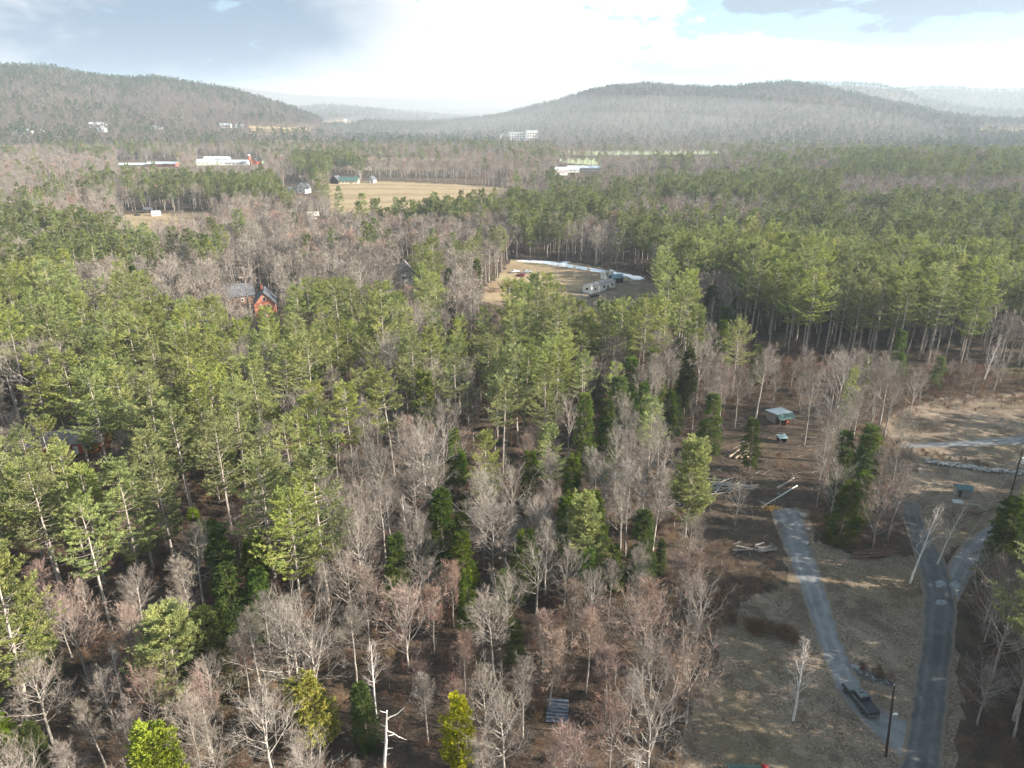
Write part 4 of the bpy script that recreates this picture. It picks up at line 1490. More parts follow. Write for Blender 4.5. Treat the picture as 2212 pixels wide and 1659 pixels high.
# ------------------------------------------------------------------ woods beyond counting: points carrying copies of the tree meshes
def scatter(name, pts, sources, kind='stuff', label=None, upright=False):
    """pts: x, y, z, rotation, scale, width factor, index into sources"""
    pts = np.asarray(pts, float)
    me = bpy.data.meshes.new(name)
    me.vertices.add(len(pts))
    me.vertices.foreach_set('co', pts[:, :3].astype(np.float32).ravel())
    a = me.attributes.new('rot', 'FLOAT_VECTOR', 'POINT')
    tilt = 0.0 if upright else 0.03
    rot = np.stack([RNG.normal(0, 1, len(pts)) * tilt, RNG.normal(0, 1, len(pts)) * tilt, pts[:, 3]], 1)
    a.data.foreach_set('vector', rot.astype(np.float32).ravel())
    a = me.attributes.new('scl', 'FLOAT_VECTOR', 'POINT')
    a.data.foreach_set('vector', np.stack([pts[:, 4] * pts[:, 5], pts[:, 4] * pts[:, 5], pts[:, 4]], 1).astype(np.float32).ravel())
    a = me.attributes.new('idx', 'INT', 'POINT')
    a.data.foreach_set('value', pts[:, 6].astype(np.int32))
    o = bpy.data.objects.new(name, me)
    COL.objects.link(o)
    ng = bpy.data.node_groups.new(name, 'GeometryNodeTree')
    ng.interface.new_socket('Geometry', in_out='INPUT', socket_type='NodeSocketGeometry')
    ng.interface.new_socket('Geometry', in_out='OUTPUT', socket_type='NodeSocketGeometry')
    gi = ng.nodes.new('NodeGroupInput')
    go = ng.nodes.new('NodeGroupOutput')
    iop = ng.nodes.new('GeometryNodeInstanceOnPoints')
    ng.links.new(gi.outputs[0], iop.inputs['Points'])
    iop.inputs['Pick Instance'].default_value = True
    jn = ng.nodes.new('GeometryNodeJoinGeometry')
    for s in sources[::-1]:
        oi = ng.nodes.new('GeometryNodeObjectInfo')
        oi.inputs['Object'].default_value = s
        oi.inputs['As Instance'].default_value = True
        ng.links.new(oi.outputs['Geometry'], jn.inputs[0])
    ng.links.new(jn.outputs[0], iop.inputs['Instance'])
    for nm, dt, sock in (('rot', 'FLOAT_VECTOR', 'Rotation'), ('scl', 'FLOAT_VECTOR', 'Scale'), ('idx', 'INT', 'Instance Index')):
        na = ng.nodes.new('GeometryNodeInputNamedAttribute')
        na.data_type = dt
        na.inputs['Name'].default_value = nm
        out = [q for q in na.outputs if q.enabled][0]
        ng.links.new(out, iop.inputs[sock])
    ng.links.new(iop.outputs[0], go.inputs[0])
    md = o.modifiers.new('scatter', 'NODES')
    md.node_group = ng
    tag(o, label, None, None, kind)
    return o


# one real tree of each middle-distance and far shape, standing at the wood's edge, is the pattern for its wood
def one_real(kind, lod, i, sx, sy, h, label):
    nm, cat, _ = KINDNAME[kind]
    x, y = G(sx, sy)
    return put_tree(kind, x, y, h, var=i, name=nm, label=label, cat=cat, lod=lod)


SRC = {}
for i, (sx, sy, lb) in enumerate([(520, 462, 'dark pine at the right end of the sunny left field'), (1500, 560, 'pine at the back corner above the snow strip'), (735, 486, 'pine beside the lane below tan field'), (1250, 540, 'pine behind middle of the snow strip')]):
    SRC['pine', 'mid', i] = one_real('pine', 'mid', i, sx, sy, 26, lb)
for i, (sx, sy, lb) in enumerate([(560, 510, 'grey leafless tree below the mid field'), (1060, 575, 'grey leafless tree left of the snow strip'), (420, 452, 'leafless tree standing behind the sunny left field')]):
    SRC['tree', 'mid', i] = one_real('tree', 'mid', i, sx, sy, 19, lb)
SRC['maple', 'mid', 0] = one_real('maple', 'mid', 0, 1085, 590, 11, 'small pink leafless tree beside the parked red car')
SRC['hemlock', 'mid', 0] = one_real('hemlock', 'mid', 0, 508, 478, 14, 'dark hemlock at the corner of the sunny left field')
SRC['pine', 'far', 0] = one_real('pine', 'far', 0, 575, 300, 22, 'small dark conifer in front of the pale hillside field')
SRC['pine', 'far', 1] = one_real('pine', 'far', 1, 700, 290, 24, 'dark conifer right of the pale hillside field')
SRC['tree', 'far', 0] = one_real('tree', 'far', 0, 530, 298, 20, 'bare tree left of the pale hillside field')
SRC['tree', 'far', 1] = one_real('tree', 'far', 1, 760, 366, 20, 'bare tree on the strip behind the green-roofed farmhouse')

midsrc = [SRC['pine', 'mid', i] for i in range(4)] + [SRC['tree', 'mid', i] for i in range(3)] + [SRC['maple', 'mid', 0], SRC['hemlock', 'mid', 0]]
farsrc = [SRC['pine', 'far', 0], SRC['pine', 'far', 1], SRC['tree', 'far', 0], SRC['tree', 'far', 1]]
H0M = [30] * 4 + [20] * 3 + [13, 15]
mid_pine, mid_bare = [], []
base_i = {'pine': (0, 4), 'tree': (4, 3), 'maple': (7, 1), 'hemlock': (8, 1), 'birch': (4, 3), 'shrub': (7, 1), 'pine_open': (0, 4), 'cedar': (8, 1)}


near_rows = []
trunk_of, crown_of = {}, {}
for ob_ in COL.objects:
    if ob_.name.startswith('pine_tree') and ob_.children:
        for ch in ob_.children:
            for i_, (tm_, cm_, _h) in enumerate(LIB['pine']):
                if ch.data is tm_:
                    trunk_of[i_] = ch
                if ch.data is cm_:
                    crown_of[i_] = ch


def addmid(kind, x, y, h):
    b, n = base_i[kind]
    i = b + random.randrange(n)
    row = (x, y, tz(x, y) - 0.05, random.uniform(0, 2 * pi), h / H0M[i], random.uniform(0.85, 1.2), i)
    (mid_pine if kind in ('pine', 'hemlock') else mid_bare).append(row)


okvar = [i_ for i_ in trunk_of if i_ in crown_of]
for (kind, x, y, h) in rest:
    if kind != 'pine':
        addmid(kind, x, y, h)
        continue
    v_ = random.randrange(len(okvar))
    rz_, wf_ = random.uniform(0, 2 * pi), random.uniform(0.9, 1.15)
    for k_ in (0, 1):
        near_rows.append((x, y, tz(x, y) - 0.05, rz_, h / 30.0, wf_, v_ + k_ * len(okvar)))

# woods from 345 m to about 1.4 km on a jittered grid
CL2 = list(CLEARW.values())


def zone_masks(x, y):
    bad = np.zeros(len(x), bool)
    for p in CL2:
        bad |= inpoly(x, y, p)
    return bad


def jgrid(x0, x1, y0, y1, s, g):
    xs, ys = np.meshgrid(np.arange(x0, x1, s), np.arange(y0, y1, s))
    x = xs.ravel() + g.uniform(-0.48, 0.48, xs.size) * s
    y = ys.ravel() + g.uniform(-0.48, 0.48, xs.size) * s
    return x, y


g2 = np.random.default_rng(5)


def plan(s, ra, rb, g, halfaz=42):
    x, y = jgrid(-rb * 0.75, rb * 0.75, ra * 0.6, rb, s, g)
    r = np.hypot(x, y)
    k = (r > ra) & (r < rb) & (np.abs(np.arctan2(x, y)) < radians(halfaz))
    x, y = x[k], y[k]
    return x, y, terrain(x, y)


for (s, ra, rb) in ((6.6, 345, 620), (8.5, 620, 1450)):
    x, y, z = plan(s, ra, rb, g2)
    bad = zone_masks(x, y)
    gx, gy = proj(x, y, z)
    for nm, (poly, kd) in FAR_OPEN.items():
        bad |= inpoly(gx, gy, poly)
    tx, ty = proj(x, y, z + 23)
    mx, my = proj(x, y, z + 12)
    hmax = np.full(len(x), 99.0)
    for kpoly in KEEP:
        bad |= inpoly(gx, gy, kpoly)
        for zz_ in (23, 18, 13, 9, 5):
            for dx_ in (-4, 4):
                hmax = np.where(inpoly(*proj(x + dx_, y, z + zz_), kpoly), np.minimum(hmax, zz_ - 3.5), hmax)
    bad |= hmax < 3
    for nm in ('strip_a', 'strip_b', 'green_a', 'strip_c', 'strip_d'):
        bad |= inpoly(tx, ty - 1, FAR_OPEN[nm][0]) & (g2.uniform(0, 1, len(x)) < 0.93)
    lum = lumps(x, y, 55, 1.0)
    lum2 = lumps(x, y, 38, 6.0)
    for i in np.nonzero(~bad)[0]:
        c = cell(float(tx[i]), float(ty[i]) - 2)
        if c is None:
            pp = 0.2 + 0.5 * lum[i]
        else:
            pp = {'P': 0.78 + 0.5 * lum2[i], 'p': 0.28 + 0.5 * lum[i], 'D': 0.03 + (0.12 if lum[i] > 0.62 else 0), '.': 0, 'm': 0.2, 'H': 0.9}.get(c, 0.05)
        if hmax[i] < 16:
            addmid('tree' if hmax[i] > 7 else 'maple', x[i], y[i], hmax[i] * g2.uniform(0.75, 1.0))
        elif g2.uniform() < pp:
            addmid('pine', x[i], y[i], g2.uniform(17, 25))
        else:
            addmid('tree' if g2.uniform() < 0.87 else 'maple', x[i], y[i], g2.uniform(14, 21) if r < 9999 else 0)
print('mid', len(mid_pine), len(mid_bare))
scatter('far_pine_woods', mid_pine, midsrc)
scatter('pine_woods', near_rows, [trunk_of[i_] for i_ in okvar] + [crown_of[i_] for i_ in okvar], upright=True)
print('near rows', len(near_rows))
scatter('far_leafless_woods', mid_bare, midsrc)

far_rows = []
for (s, ra, rb, hs) in ((11.0, 1450, 3300, 1.0), (24.0, 3300, 6400, 1.35)):
    x, y, z = plan(s, ra, rb, g2, 41)
    gx, gy = proj(x, y, z)
    bad = np.zeros(len(x), bool)
    for nm, (poly, kd) in FAR_OPEN.items():
        bad |= inpoly(gx, gy, poly)
    for kpoly in KEEP:
        bad |= inpoly(*proj(x, y, z + 12), kpoly)
    # hidden far side of the ridges is left out
    eps = 30.0
    rr = np.hypot(x, y)
    zb = terrain(x * (1 + eps / rr), y * (1 + eps / rr))
    bad |= ((zb - z) / eps < -0.12)
    lum = 0.9 * lumps(x, y, 90, 2.0) + 0.6 * lumps(x, y, 420, 4.0)
    az_ = np.arctan2(x, y)
    pine = g2.uniform(0, 1, len(x)) < np.clip(0.19 + 0.38 * lum + np.where(z > 110, 0.12, 0), 0.03, 0.9)
    hh = g2.uniform(13, 20, len(x)) * hs
    for i in np.nonzero(~bad)[0]:
        if pine[i]:
            far_rows.append((x[i], y[i], z[i] - 0.5, g2.uniform(0, 6.28), hh[i] * 1.15 / 30, hs * 1.2, g2.integers(0, 2)))
        else:
            far_rows.append((x[i], y[i], z[i] - 0.5, g2.uniform(0, 6.28), hh[i] / 20, hs * 1.25, 2 + g2.integers(0, 2)))
print('far', len(far_rows))
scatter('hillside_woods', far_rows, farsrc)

# undergrowth between the near trees: low twiggy growth nobody could count
xs_, ys_, _z = plan(2.9, 56, 260, g2, 44)
ug = []
bad = inpoly(xs_, ys_, ROADCLEAR)
for k in ('big_field', 'trailer_lot', 'right_field', 'lawn'):
    bad |= inpoly(xs_, ys_, CLEARW[k])
bad |= inpoly(xs_, ys_, CLEARW['log_lot']) & (g2.uniform(0, 1, len(xs_)) < 0.8)
bad |= (lumps(xs_, ys_, 14, 3) + g2.normal(0, 0.3, len(xs_))) < np.where(ys_ < 140, -0.35, 0.0)
for b in BUILT:
    bad |= np.hypot(xs_ - b[0], ys_ - b[1]) < 9
bad &= ~(inpoly(xs_, ys_, STANDGAP) & (g2.uniform(0, 1, len(xs_)) < 0.8))
for i in np.nonzero(~bad)[0]:
    ug.append((xs_[i], ys_[i], tz(xs_[i], ys_[i]) - 0.05, g2.uniform(0, 6.28), g2.uniform(0.3, 1.0) * (1.0 if ys_[i] < 190 else 1.3), 1.1, g2.integers(0, 2)))
x0_, y0_ = G(1560, 1290)
x1_, y1_ = G(2105, 1330)
shr = [put_tree('shrub', x0_, y0_, 3, var=0, name='shrub', label='brown leafless shrub at the left edge of lawn by red-topped maples', cat='shrub'),
       put_tree('shrub', x1_, y1_, 3, var=1, name='shrub', label='low brown shrub right of the road fork', cat='shrub')]
shr_c = [c for s in shr for c in s.children if c.name.startswith('crown')]
scatter('undergrowth', ug, shr_c)
print('undergrowth', len(ug))

# ------------------------------------------------------------------ built things
C_WHITE = mat('white_siding', (0.72, 0.70, 0.67), 0.6, var=0.15, vscale=2)
C_ORANGE = mat('orange_red_siding', (0.50, 0.20, 0.13), 0.7, var=0.25, vscale=2)
C_REDW = mat('red_siding', (0.50, 0.13, 0.07), 0.7, var=0.25, vscale=2)
C_GREYW = mat('weathered_grey_boards', (0.33, 0.31, 0.29), 0.85, var=0.35, vscale=3)
C_DARKW = mat('dark_boards', (0.06, 0.055, 0.06), 0.8, var=0.3, vscale=3)
C_BROWNW = mat('brown_boards', (0.16, 0.10, 0.07), 0.85, var=0.3, vscale=3)
C_SLATE = mat('dark_shingles', (0.10, 0.105, 0.12), 0.8, var=0.35, vscale=1.5)
C_GREYROOF = mat('grey_brown_roof', (0.30, 0.26, 0.25), 0.8, var=0.25, vscale=1.5)
C_GREENROOF = mat('green_metal_roof', (0.06, 0.115, 0.10), 0.45, 0.5, var=0.2, vscale=2)
C_TEALROOF = mat('teal_metal_roof', (0.07, 0.15, 0.165), 0.45, 0.5, var=0.25, vscale=2)
C_METALROOF = mat('pale_metal_roof', (0.48, 0.53, 0.58), 0.3, 0.5, var=0.12, vscale=1.2)
C_GLASS = mat('window_glass', (0.03, 0.035, 0.045), 0.1, 0.6)
C_TRIM = mat('white_trim', (0.78, 0.77, 0.75), 0.5)
C_BLACK = mat('black_rubber', (0.02, 0.02, 0.02), 0.8)
C_STONE = mat('field_stone', (0.36, 0.345, 0.33), 0.9, var=0.5, vscale=2.5, bump=0.5)
C_LOG = mat('cut_log', (0.50, 0.38, 0.27), 0.85, var=0.4, vscale=2)
C_LOGG = mat('grey_log', (0.30, 0.26, 0.23), 0.85, var=0.45, vscale=2)
C_CHIP = mat('orange_wood_chips', (0.62, 0.33, 0.10), 0.9, var=0.5, vscale=3)
C_POLE = mat('dark_pole_wood', (0.045, 0.035, 0.03), 0.85, var=0.4, vscale=2)
C_STEEL = mat('galvanised_metal', (0.50, 0.52, 0.54), 0.4, 0.5, 0.4)
C_RED = mat('red_paint', (0.45, 0.03, 0.03), 0.35, 0.5)
C_CONC = mat('concrete', (0.38, 0.38, 0.37), 0.85, var=0.2, vscale=2)
C_BRICK = mat('red_brick', (0.36, 0.13, 0.09), 0.9, var=0.3, vscale=5)
C_CREAM = mat('cream_wall', (0.72, 0.64, 0.48), 0.8, var=0.1)


def house(name, label, cat, x, y, rz, L, Wd, h, rh, wall, roof, wins=(), door=None, over=0.4, roof2=None, z=None, ribs=0, gambrel=False):
    """gabled building; ridge runs along its local x. wins: (side, along, sill height, width, height); sides: f = -y, b = +y, l = -x, r = +x"""
    z0 = tz(x, y) if z is None else z
    r = empty(name, (x, y, z0), rz, label, cat)
    a, b = L / 2, Wd / 2
    m = MB()
    m.box((0, 0, h / 2 - 0.4), (L, Wd, h + 0.8))
    for sx in (-1, 1):
        if gambrel:
            m.poly([(sx * (a - 0.001), -b, h), (sx * (a - 0.001), b, h), (sx * (a - 0.001), b * 0.72, h + rh * 0.62), (sx * (a - 0.001), 0, h + rh), (sx * (a - 0.001), -b * 0.72, h + rh * 0.62)][::sx])
        else:
            m.poly([(sx * (a - 0.001), -b, h), (sx * (a - 0.001), b, h), (sx * (a - 0.001), 0, h + rh)][::sx])
    m.build('wall', wall, r)
    m = MB()
    for s_ in (-1, 1):
        mi = 0 if (s_ < 0 or roof2 is None) else 1
        prof = [(0, h + rh + 0.10), (s_ * b * 0.72, h + rh * 0.62 + 0.08), (s_ * (b + over), h - 0.1)] if gambrel else [(0, h + rh + 0.10), (s_ * (b + over), h - over * rh / b + 0.06)]
        for (y1, z1), (y2, z2) in zip(prof[:-1], prof[1:]):
            X0, X1 = -a - over, a + over
            t = 0.12
            q = [(X0, y1, z1), (X1, y1, z1), (X1, y2, z2), (X0, y2, z2)]
            qb = [(p[0], p[1], p[2] - t) for p in q]
            m.poly(q if s_ < 0 else q[::-1], mi)
            m.poly(qb if s_ > 0 else qb[::-1], mi)
            for i in range(4):
                j = (i + 1) % 4
                m.poly([q[i], q[j], qb[j], qb[i]], mi)
            if ribs:
                n = int(L / ribs)
                for i in range(n + 1):
                    xx = X0 + (X1 - X0) * i / n
                    m.tube([(xx, y1, z1 + 0.02), (xx, y2, z2 + 0.02)], 0.035, 4, mi)
    rf = m.build('roof', [roof, roof2 or roof], r)
    for (sd, u, v, ww, wh) in wins:
        m, p = MB(), MB()
        if sd in 'fb':
            s_ = -1 if sd == 'f' else 1
            c = (u, s_ * (b + 0.03), v + wh / 2)
            m.box(c, (ww + 0.25, 0.08, wh + 0.25))
            p.box((c[0], s_ * (b + 0.075), c[2]), (ww, 0.03, wh))
        else:
            s_ = -1 if sd == 'l' else 1
            c = (s_ * (a + 0.03), u, v + wh / 2)
            m.box(c, (0.08, ww + 0.25, wh + 0.25))
            p.box((s_ * (a + 0.075), c[1], c[2]), (0.03, ww, wh))
        f = m.build('window', C_TRIM, r)
        p.build('pane', C_GLASS, f)
    if door:
        sd, u, ww, wh, dm = door
        m = MB()
        if sd in 'fb':
            m.box((u, (-1 if sd == 'f' else 1) * (b + 0.03), wh / 2), (ww, 0.1, wh))
        else:
            m.box(((-1 if sd == 'l' else 1) * (a + 0.03), u, wh / 2), (0.1, ww, wh))
        m.build('door', dm, r)
    return r


def at(x, y):
    p = G(x, y)
    return p[0], p[1]


# orange house with dark roof, gable towards us
x, y = at(576, 676)
hr = house('house', 'orange-red gabled house with dark roof, showing its gable between pine crowns', 'house', x, y, radians(107), 15, 9.5, 6.0, 5.0, C_ORANGE, C_SLATE,
           [('l', -1.7, 1.3, 1.1, 1.5), ('l', 1.7, 1.3, 1.1, 1.5), ('l', -1.6, 4.2, 1.0, 1.5), ('l', 1.6, 4.2, 1.0, 1.5), ('l', 0, 7.6, 1.0, 1.4), ('f', -4, 3.5, 1.1, 1.4), ('f', 2, 3.5, 1.1, 1.4)], ('l', 0, 1.1, 2.1, C_TRIM), 0.5)
m = MB()
m.box((2.5, 0.9, 11.2), (0.9, 0.9, 2.6))
m.build('chimney', C_BRICK, hr)
hr.scale = (0.85, 0.85, 0.9)
x, y = at(505, 655)
house('house', 'dark-roofed low wing building left of the orange gabled house', 'house', x, y, radians(30), 16, 9, 4.2, 4.0, C_BROWNW, C_SLATE, [('l', 0, 2.0, 1.0, 1.2), ('f', 3, 1.5, 1.0, 1.2)], None, 0.5)
# red house among pines at left
x, y = at(152, 968)
house('house', 'low red house with white fascia half hidden by pines at the left', 'house', x, y, radians(14), 17, 8, 3.0, 1.9, C_REDW, C_GREYROOF, [('f', -5.5, 1.0, 1.4, 1.1), ('f', 0, 1.0, 1.4, 1.1), ('f', 5, 1.0, 1.4, 1.1)], ('f', 2.6, 1.0, 2.1, C_TRIM), 0.5)
# grey gabled house
x, y = at(878, 612)
house('house', 'pale grey weathered gabled house behind bushy leafless trees', 'house', x, y, radians(103), 11, 8.5, 5.5, 4.5, C_GREYW, C_GREYROOF, [('l', -1.5, 3.2, 0.9, 1.4), ('l', 1.5, 3.2, 0.9, 1.4), ('l', 0, 6.4, 0.8, 1.1)], None, 0.4)
# trailer home
p0, p1 = Vector(at(1268, 636)), Vector(at(1321, 621))
c = (p0 + p1) / 2
rz = atan2(p1.y - p0.y, p1.x - p0.x)
th = house('trailer_home', 'white single-wide trailer home with grey roof in the clearing', 'trailer home', c.x, c.y + 2, rz, 18.0, 5.0, 3.3, 0.55, C_WHITE, C_GREYROOF,
           [('f', -6, 1.3, 1.2, 0.9), ('f', 0.4, 1.3, 1.4, 0.9), ('f', 6.4, 1.3, 1.2, 0.9), ('l', 0, 1.4, 1.6, 1.1)], ('f', 3.4, 1.0, 2.1, C_BROWNW), 0.15)
m = MB()
m.box((3.2, -3.3, 0.35), (3.4, 1.6, 0.14))
for px_ in (1.7, 4.7):
    m.box((px_, -4.0, 0.7), (0.1, 0.1, 1.3))
m.box((3.2, -4.0, 1.3), (3.2, 0.06, 0.08))
m.box((3.2, -4.0, 0.9), (3.2, 0.05, 0.06))
m.build('porch', C_BROWNW, th)
x, y = at(1311, 601)
house('camper', 'white camper parked behind the trailer home beside snow strip', 'camper', x, y, rz + 0.05, 7.5, 2.6, 2.9, 0.3, C_WHITE, C_WHITE, [('f', -1.5, 1.3, 1.0, 0.7), ('f', 2, 1.3, 0.8, 0.7)], ('f', 0.4, 0.7, 1.9, C_TRIM), 0.05)
x, y = at(1330, 610)
house('shed', 'dark shed with blue-green roof and open doorway beside the trailer home', 'shed', x, y, radians(18), 5.6, 4.4, 2.5, 1.2, C_DARKW, C_TEALROOF, [], ('l', 0.4, 1.4, 2.0, C_BLACK), 0.3)  # black door slab painted in for the dark inside of the open doorway
x, y = at(1349, 607)
m = MB()
m.box((0, 0, 0.9), (2.6, 2.0, 1.8))
m.box((0, 0, 1.86), (2.9, 2.3, 0.1), 1)
t_ = m.build('storage_box', [C_CREAM, C_GREYROOF], None)
t_.location = (x, y, tz(x, y))
t_.rotation_euler.z = 0.4
tag(t_, 'small cream storage box right of the dark shed', 'storage box')


def vehicle(name, label, cat, x, y, rz, paint, L=4.7, Wd=1.85, H=1.45, pick=False, glassm=C_GLASS):
    r = empty(name, (x, y, tz(x, y) + 0.02), rz, label, cat)
    m = MB()
    prof = [(-L / 2, 0.45), (-L / 2, 0.85), (-L * 0.44, 0.95), (-L * 0.18, 1.0), (-L * 0.06, H), (L * 0.22, H), (L * 0.36, 1.0), (L * 0.48, 0.97), (L / 2, 0.85), (L / 2, 0.45)]
    prof = [(-a_, b_) for a_, b_ in prof]
    n = len(prof)
    for s_ in (-1, 1):
        ins = [0 if z_ <= 1.0 else 0.22 for _, z_ in prof]
        pts = [(a_, s_ * (Wd / 2 - i_), z_) for (a_, z_), i_ in zip(prof, ins)]
        m.poly(pts if s_ > 0 else pts[::-1])
    for i in range(n):
        j = (i + 1) % n
        (a1, z1), (a2, z2) = prof[i], prof[j]
        i1, i2 = (0 if z1 <= 1 else 0.22), (0 if z2 <= 1 else 0.22)
        m.poly([(a1, -(Wd / 2 - i1), z1), (a2, -(Wd / 2 - i2), z2), (a2, Wd / 2 - i2, z2), (a1, Wd / 2 - i1, z1)])
    m.build('body', paint, r)
    g = MB()
    g.poly([(L * 0.185, -0.72, 1.04), (L * 0.185, 0.72, 1.04), (L * 0.075, 0.62, H - 0.02), (L * 0.075, -0.62, H - 0.02)])
    g.poly([(-L * 0.365, -0.72, 1.04), (-L * 0.235, -0.62, H - 0.02), (-L * 0.235, 0.62, H - 0.02), (-L * 0.365, 0.72, 1.04)])
    for v in range(len(g.v)):
        a_, b_, c_ = g.v[v]
        g.v[v] = (a_ + (0.03 if a_ > 0 else -0.03), b_, c_ + 0.03)
    for s_ in (-1, 1):
        g.poly([(L * 0.15, s_ * (Wd / 2 - 0.02), 1.05), (L * 0.05, s_ * (Wd / 2 - 0.19), H - 0.08), (-L * 0.2, s_ * (Wd / 2 - 0.19), H - 0.08), (-L * 0.31, s_ * (Wd / 2 - 0.02), 1.05)][::-s_])
    g.build('window', glassm, r)
    for sx in (-1, 1):
        for sy in (-1, 1):
            w_ = MB()
            w_.tube([(sx * L * 0.31, sy * (Wd / 2 - 0.2), 0.33), (sx * L * 0.31, sy * (Wd / 2 + 0.02), 0.33)], 0.34, 12)
            w_.build('wheel', C_BLACK, r)
    return r


x, y = at(1125, 597)
vehicle('parked_car', 'maroon car parked on the sunny dirt lot', 'car', x, y, 2.8, mat('maroon_paint', (0.22, 0.02, 0.05), 0.3, 0.5))
x, y = at(1113, 589)
vehicle('parked_car', 'silver car behind the maroon one on the dirt lot', 'car', x, y, 0.3, mat('silver_paint', (0.5, 0.52, 0.55), 0.3, 0.5))
x, y = at(1139, 590)
vehicle('parked_car', 'pale grey car right of the maroon one on the dirt lot', 'car', x, y, 0.1, mat('grey_paint', (0.35, 0.38, 0.42), 0.35, 0.5))
x, y = at(1284, 641)
vehicle('parked_car', 'black car parked at the near end of the trailer home', 'car', x, y, 0.5, mat('black_paint', (0.02, 0.02, 0.025), 0.3, 0.5))
x, y = at(297, 466)
vehicle('parked_car', 'dark car at the left end of the sunny left field', 'car', x, y, 0.1, mat('dark_blue_paint', (0.03, 0.035, 0.05), 0.3, 0.5))
x, y = at(485, 459)
vehicle('parked_car', 'white car at the back right corner of the sunny left field', 'car', x, y, 0.3, mat('white_paint', (0.7, 0.7, 0.7), 0.3, 0.5))
x, y = at(338, 466)
house('shed', 'small white shed at the back of the sunny left field', 'shed', x, y, 0.2, 6, 4, 2.6, 1.2, C_WHITE, C_METALROOF, [('f', 0, 1, 0.8, 0.8)], None, 0.2)
x, y = at(321, 459)
house('shed', 'dark shed beside the small white one behind the left field', 'shed', x, y, 0.1, 6, 5, 2.6, 1.5, C_DARKW, C_SLATE, [], ('f', 0, 1.5, 2.0, C_BROWNW), 0.2)

# woodshed with white and green roof
x, y = at(1686, 912)
sh = empty('woodshed', (x, y, tz(x, y)), radians(20), 'open-fronted shed with pale metal roof and green lean-to slope in the woods', 'shed')
sh.scale = (0.68, 0.68, 0.72)
m = MB()
for (px_, py_, hh) in ((-3, 4.6, 3.4), (3, 4.6, 3.4), (-3, -1.5, 3.95), (3, -1.5, 3.95), (-3, -3.2, 2.85), (3, -3.2, 2.85), (0, -3.2, 2.85)):
    m.box((px_, py_, hh / 2), (0.18, 0.18, hh))
m.build('post', C_BROWNW, sh)
m = MB()
m.box((0, 4.75, 1.6), (6.2, 0.1, 3.3))
m.box((-3.1, 2.0, 1.6), (0.1, 5.4, 3.4))
m.box((3.1, 2.0, 1.6), (0.1, 5.4, 3.4))
m.build('wall', C_GREYW, sh)


def slab(m, q, t, mi=0):
    qb = [(p[0], p[1], p[2] - t) for p in q]
    m.poly(q, mi)
    m.poly(qb[::-1], mi)
    for i in range(4):
        j = (i + 1) % 4
        m.poly([q[i], qb[i], qb[j], q[j]], mi)


m = MB()
slab(m, [(-3.8, -1.6, 4.1), (3.8, -1.6, 4.1), (3.8, 5.2, 3.5), (-3.8, 5.2, 3.5)], 0.1, 0)
slab(m, [(-3.8, -3.9, 2.6), (3.8, -3.9, 2.6), (3.8, -1.62, 4.02), (-3.8, -1.62, 4.02)], 0.1, 1)
for i in range(13):
    xx = -3.55 + i * 0.59
    m.tube([(xx, -1.6, 4.13), (xx, 5.2, 3.53)], 0.03, 4, 0)
    m.tube([(xx, -3.9, 2.63), (xx, -1.65, 4.04)], 0.03, 4, 1)
m.build('roof', [C_METALROOF, C_GREENROOF], sh)
lx, ly = x + 0.9, y - 0.9
tr = empty('tractor', (lx, ly, tz(lx, ly) + 0.0), radians(-70), 'red tractor parked under the shed roof', 'tractor')
tr.scale = (0.75, 0.75, 0.75)
m = MB()
m.box((0.5, 0, 1.0), (1.5, 0.7, 0.6), top=0.85)
m.box((-0.5, 0, 0.8), (0.9, 1.0, 0.5))
m.box((-0.6, 0, 1.25), (0.5, 0.6, 0.5), top=0.8)
m.build('body', C_RED, tr, bevel=0.05)
for (wx, wy, wr) in ((-0.6, 0.75, 0.65), (-0.6, -0.75, 0.65), (0.9, 0.6, 0.4), (0.9, -0.6, 0.4)):
    w_ = MB()
    w_.tube([(wx, wy - 0.15, wr), (wx, wy + 0.15, wr)], wr, 14)
    w_.build('wheel', C_BLACK, tr)
wx_, wy_ = at(1679, 905)
m = MB()
m.box((0, 0, 0.9), (1.9, 0.1, 1.8))
m.box((0, 0.3, 0.06), (1.9, 0.7, 0.12))
pw = m.build('leaning_panel', C_METALROOF, None)
pw.scale = (0.7, 0.7, 0.7)
pw.location = (wx_ + 0.2, wy_ - 0.5, tz(wx_, wy_))
pw.rotation_euler = (radians(-8), 0, radians(12))
tag(pw, 'white ribbed panel standing under the front of shed', 'panel')
# small lean-to in front
x, y = at(1688, 955)
lt = empty('lean_to', (x, y, tz(x, y)), radians(14), 'little lean-to with pale teal roof in front of the bigger shed', 'shed')
lt.scale = (0.68, 0.68, 0.8)
m = MB()
m.box((0, 0.9, 1.0), (3.0, 0.08, 2.0))
for sx in (-1.45, 1.45):
    m.box((sx, 0.1, 0.9), (0.08, 1.6, 1.8))
    m.box((sx, -0.9, 0.85), (0.12, 0.12, 1.7))
m.build('wall', C_DARKW, lt)
m = MB()
slab(m, [(-1.8, -1.3, 1.75), (1.8, -1.3, 1.75), (1.8, 1.2, 2.35), (-1.8, 1.2, 2.35)], 0.08)
m.build('roof', mat('pale_teal_roof', (0.24, 0.31, 0.33), 0.4, 0.5, var=0.3), lt)
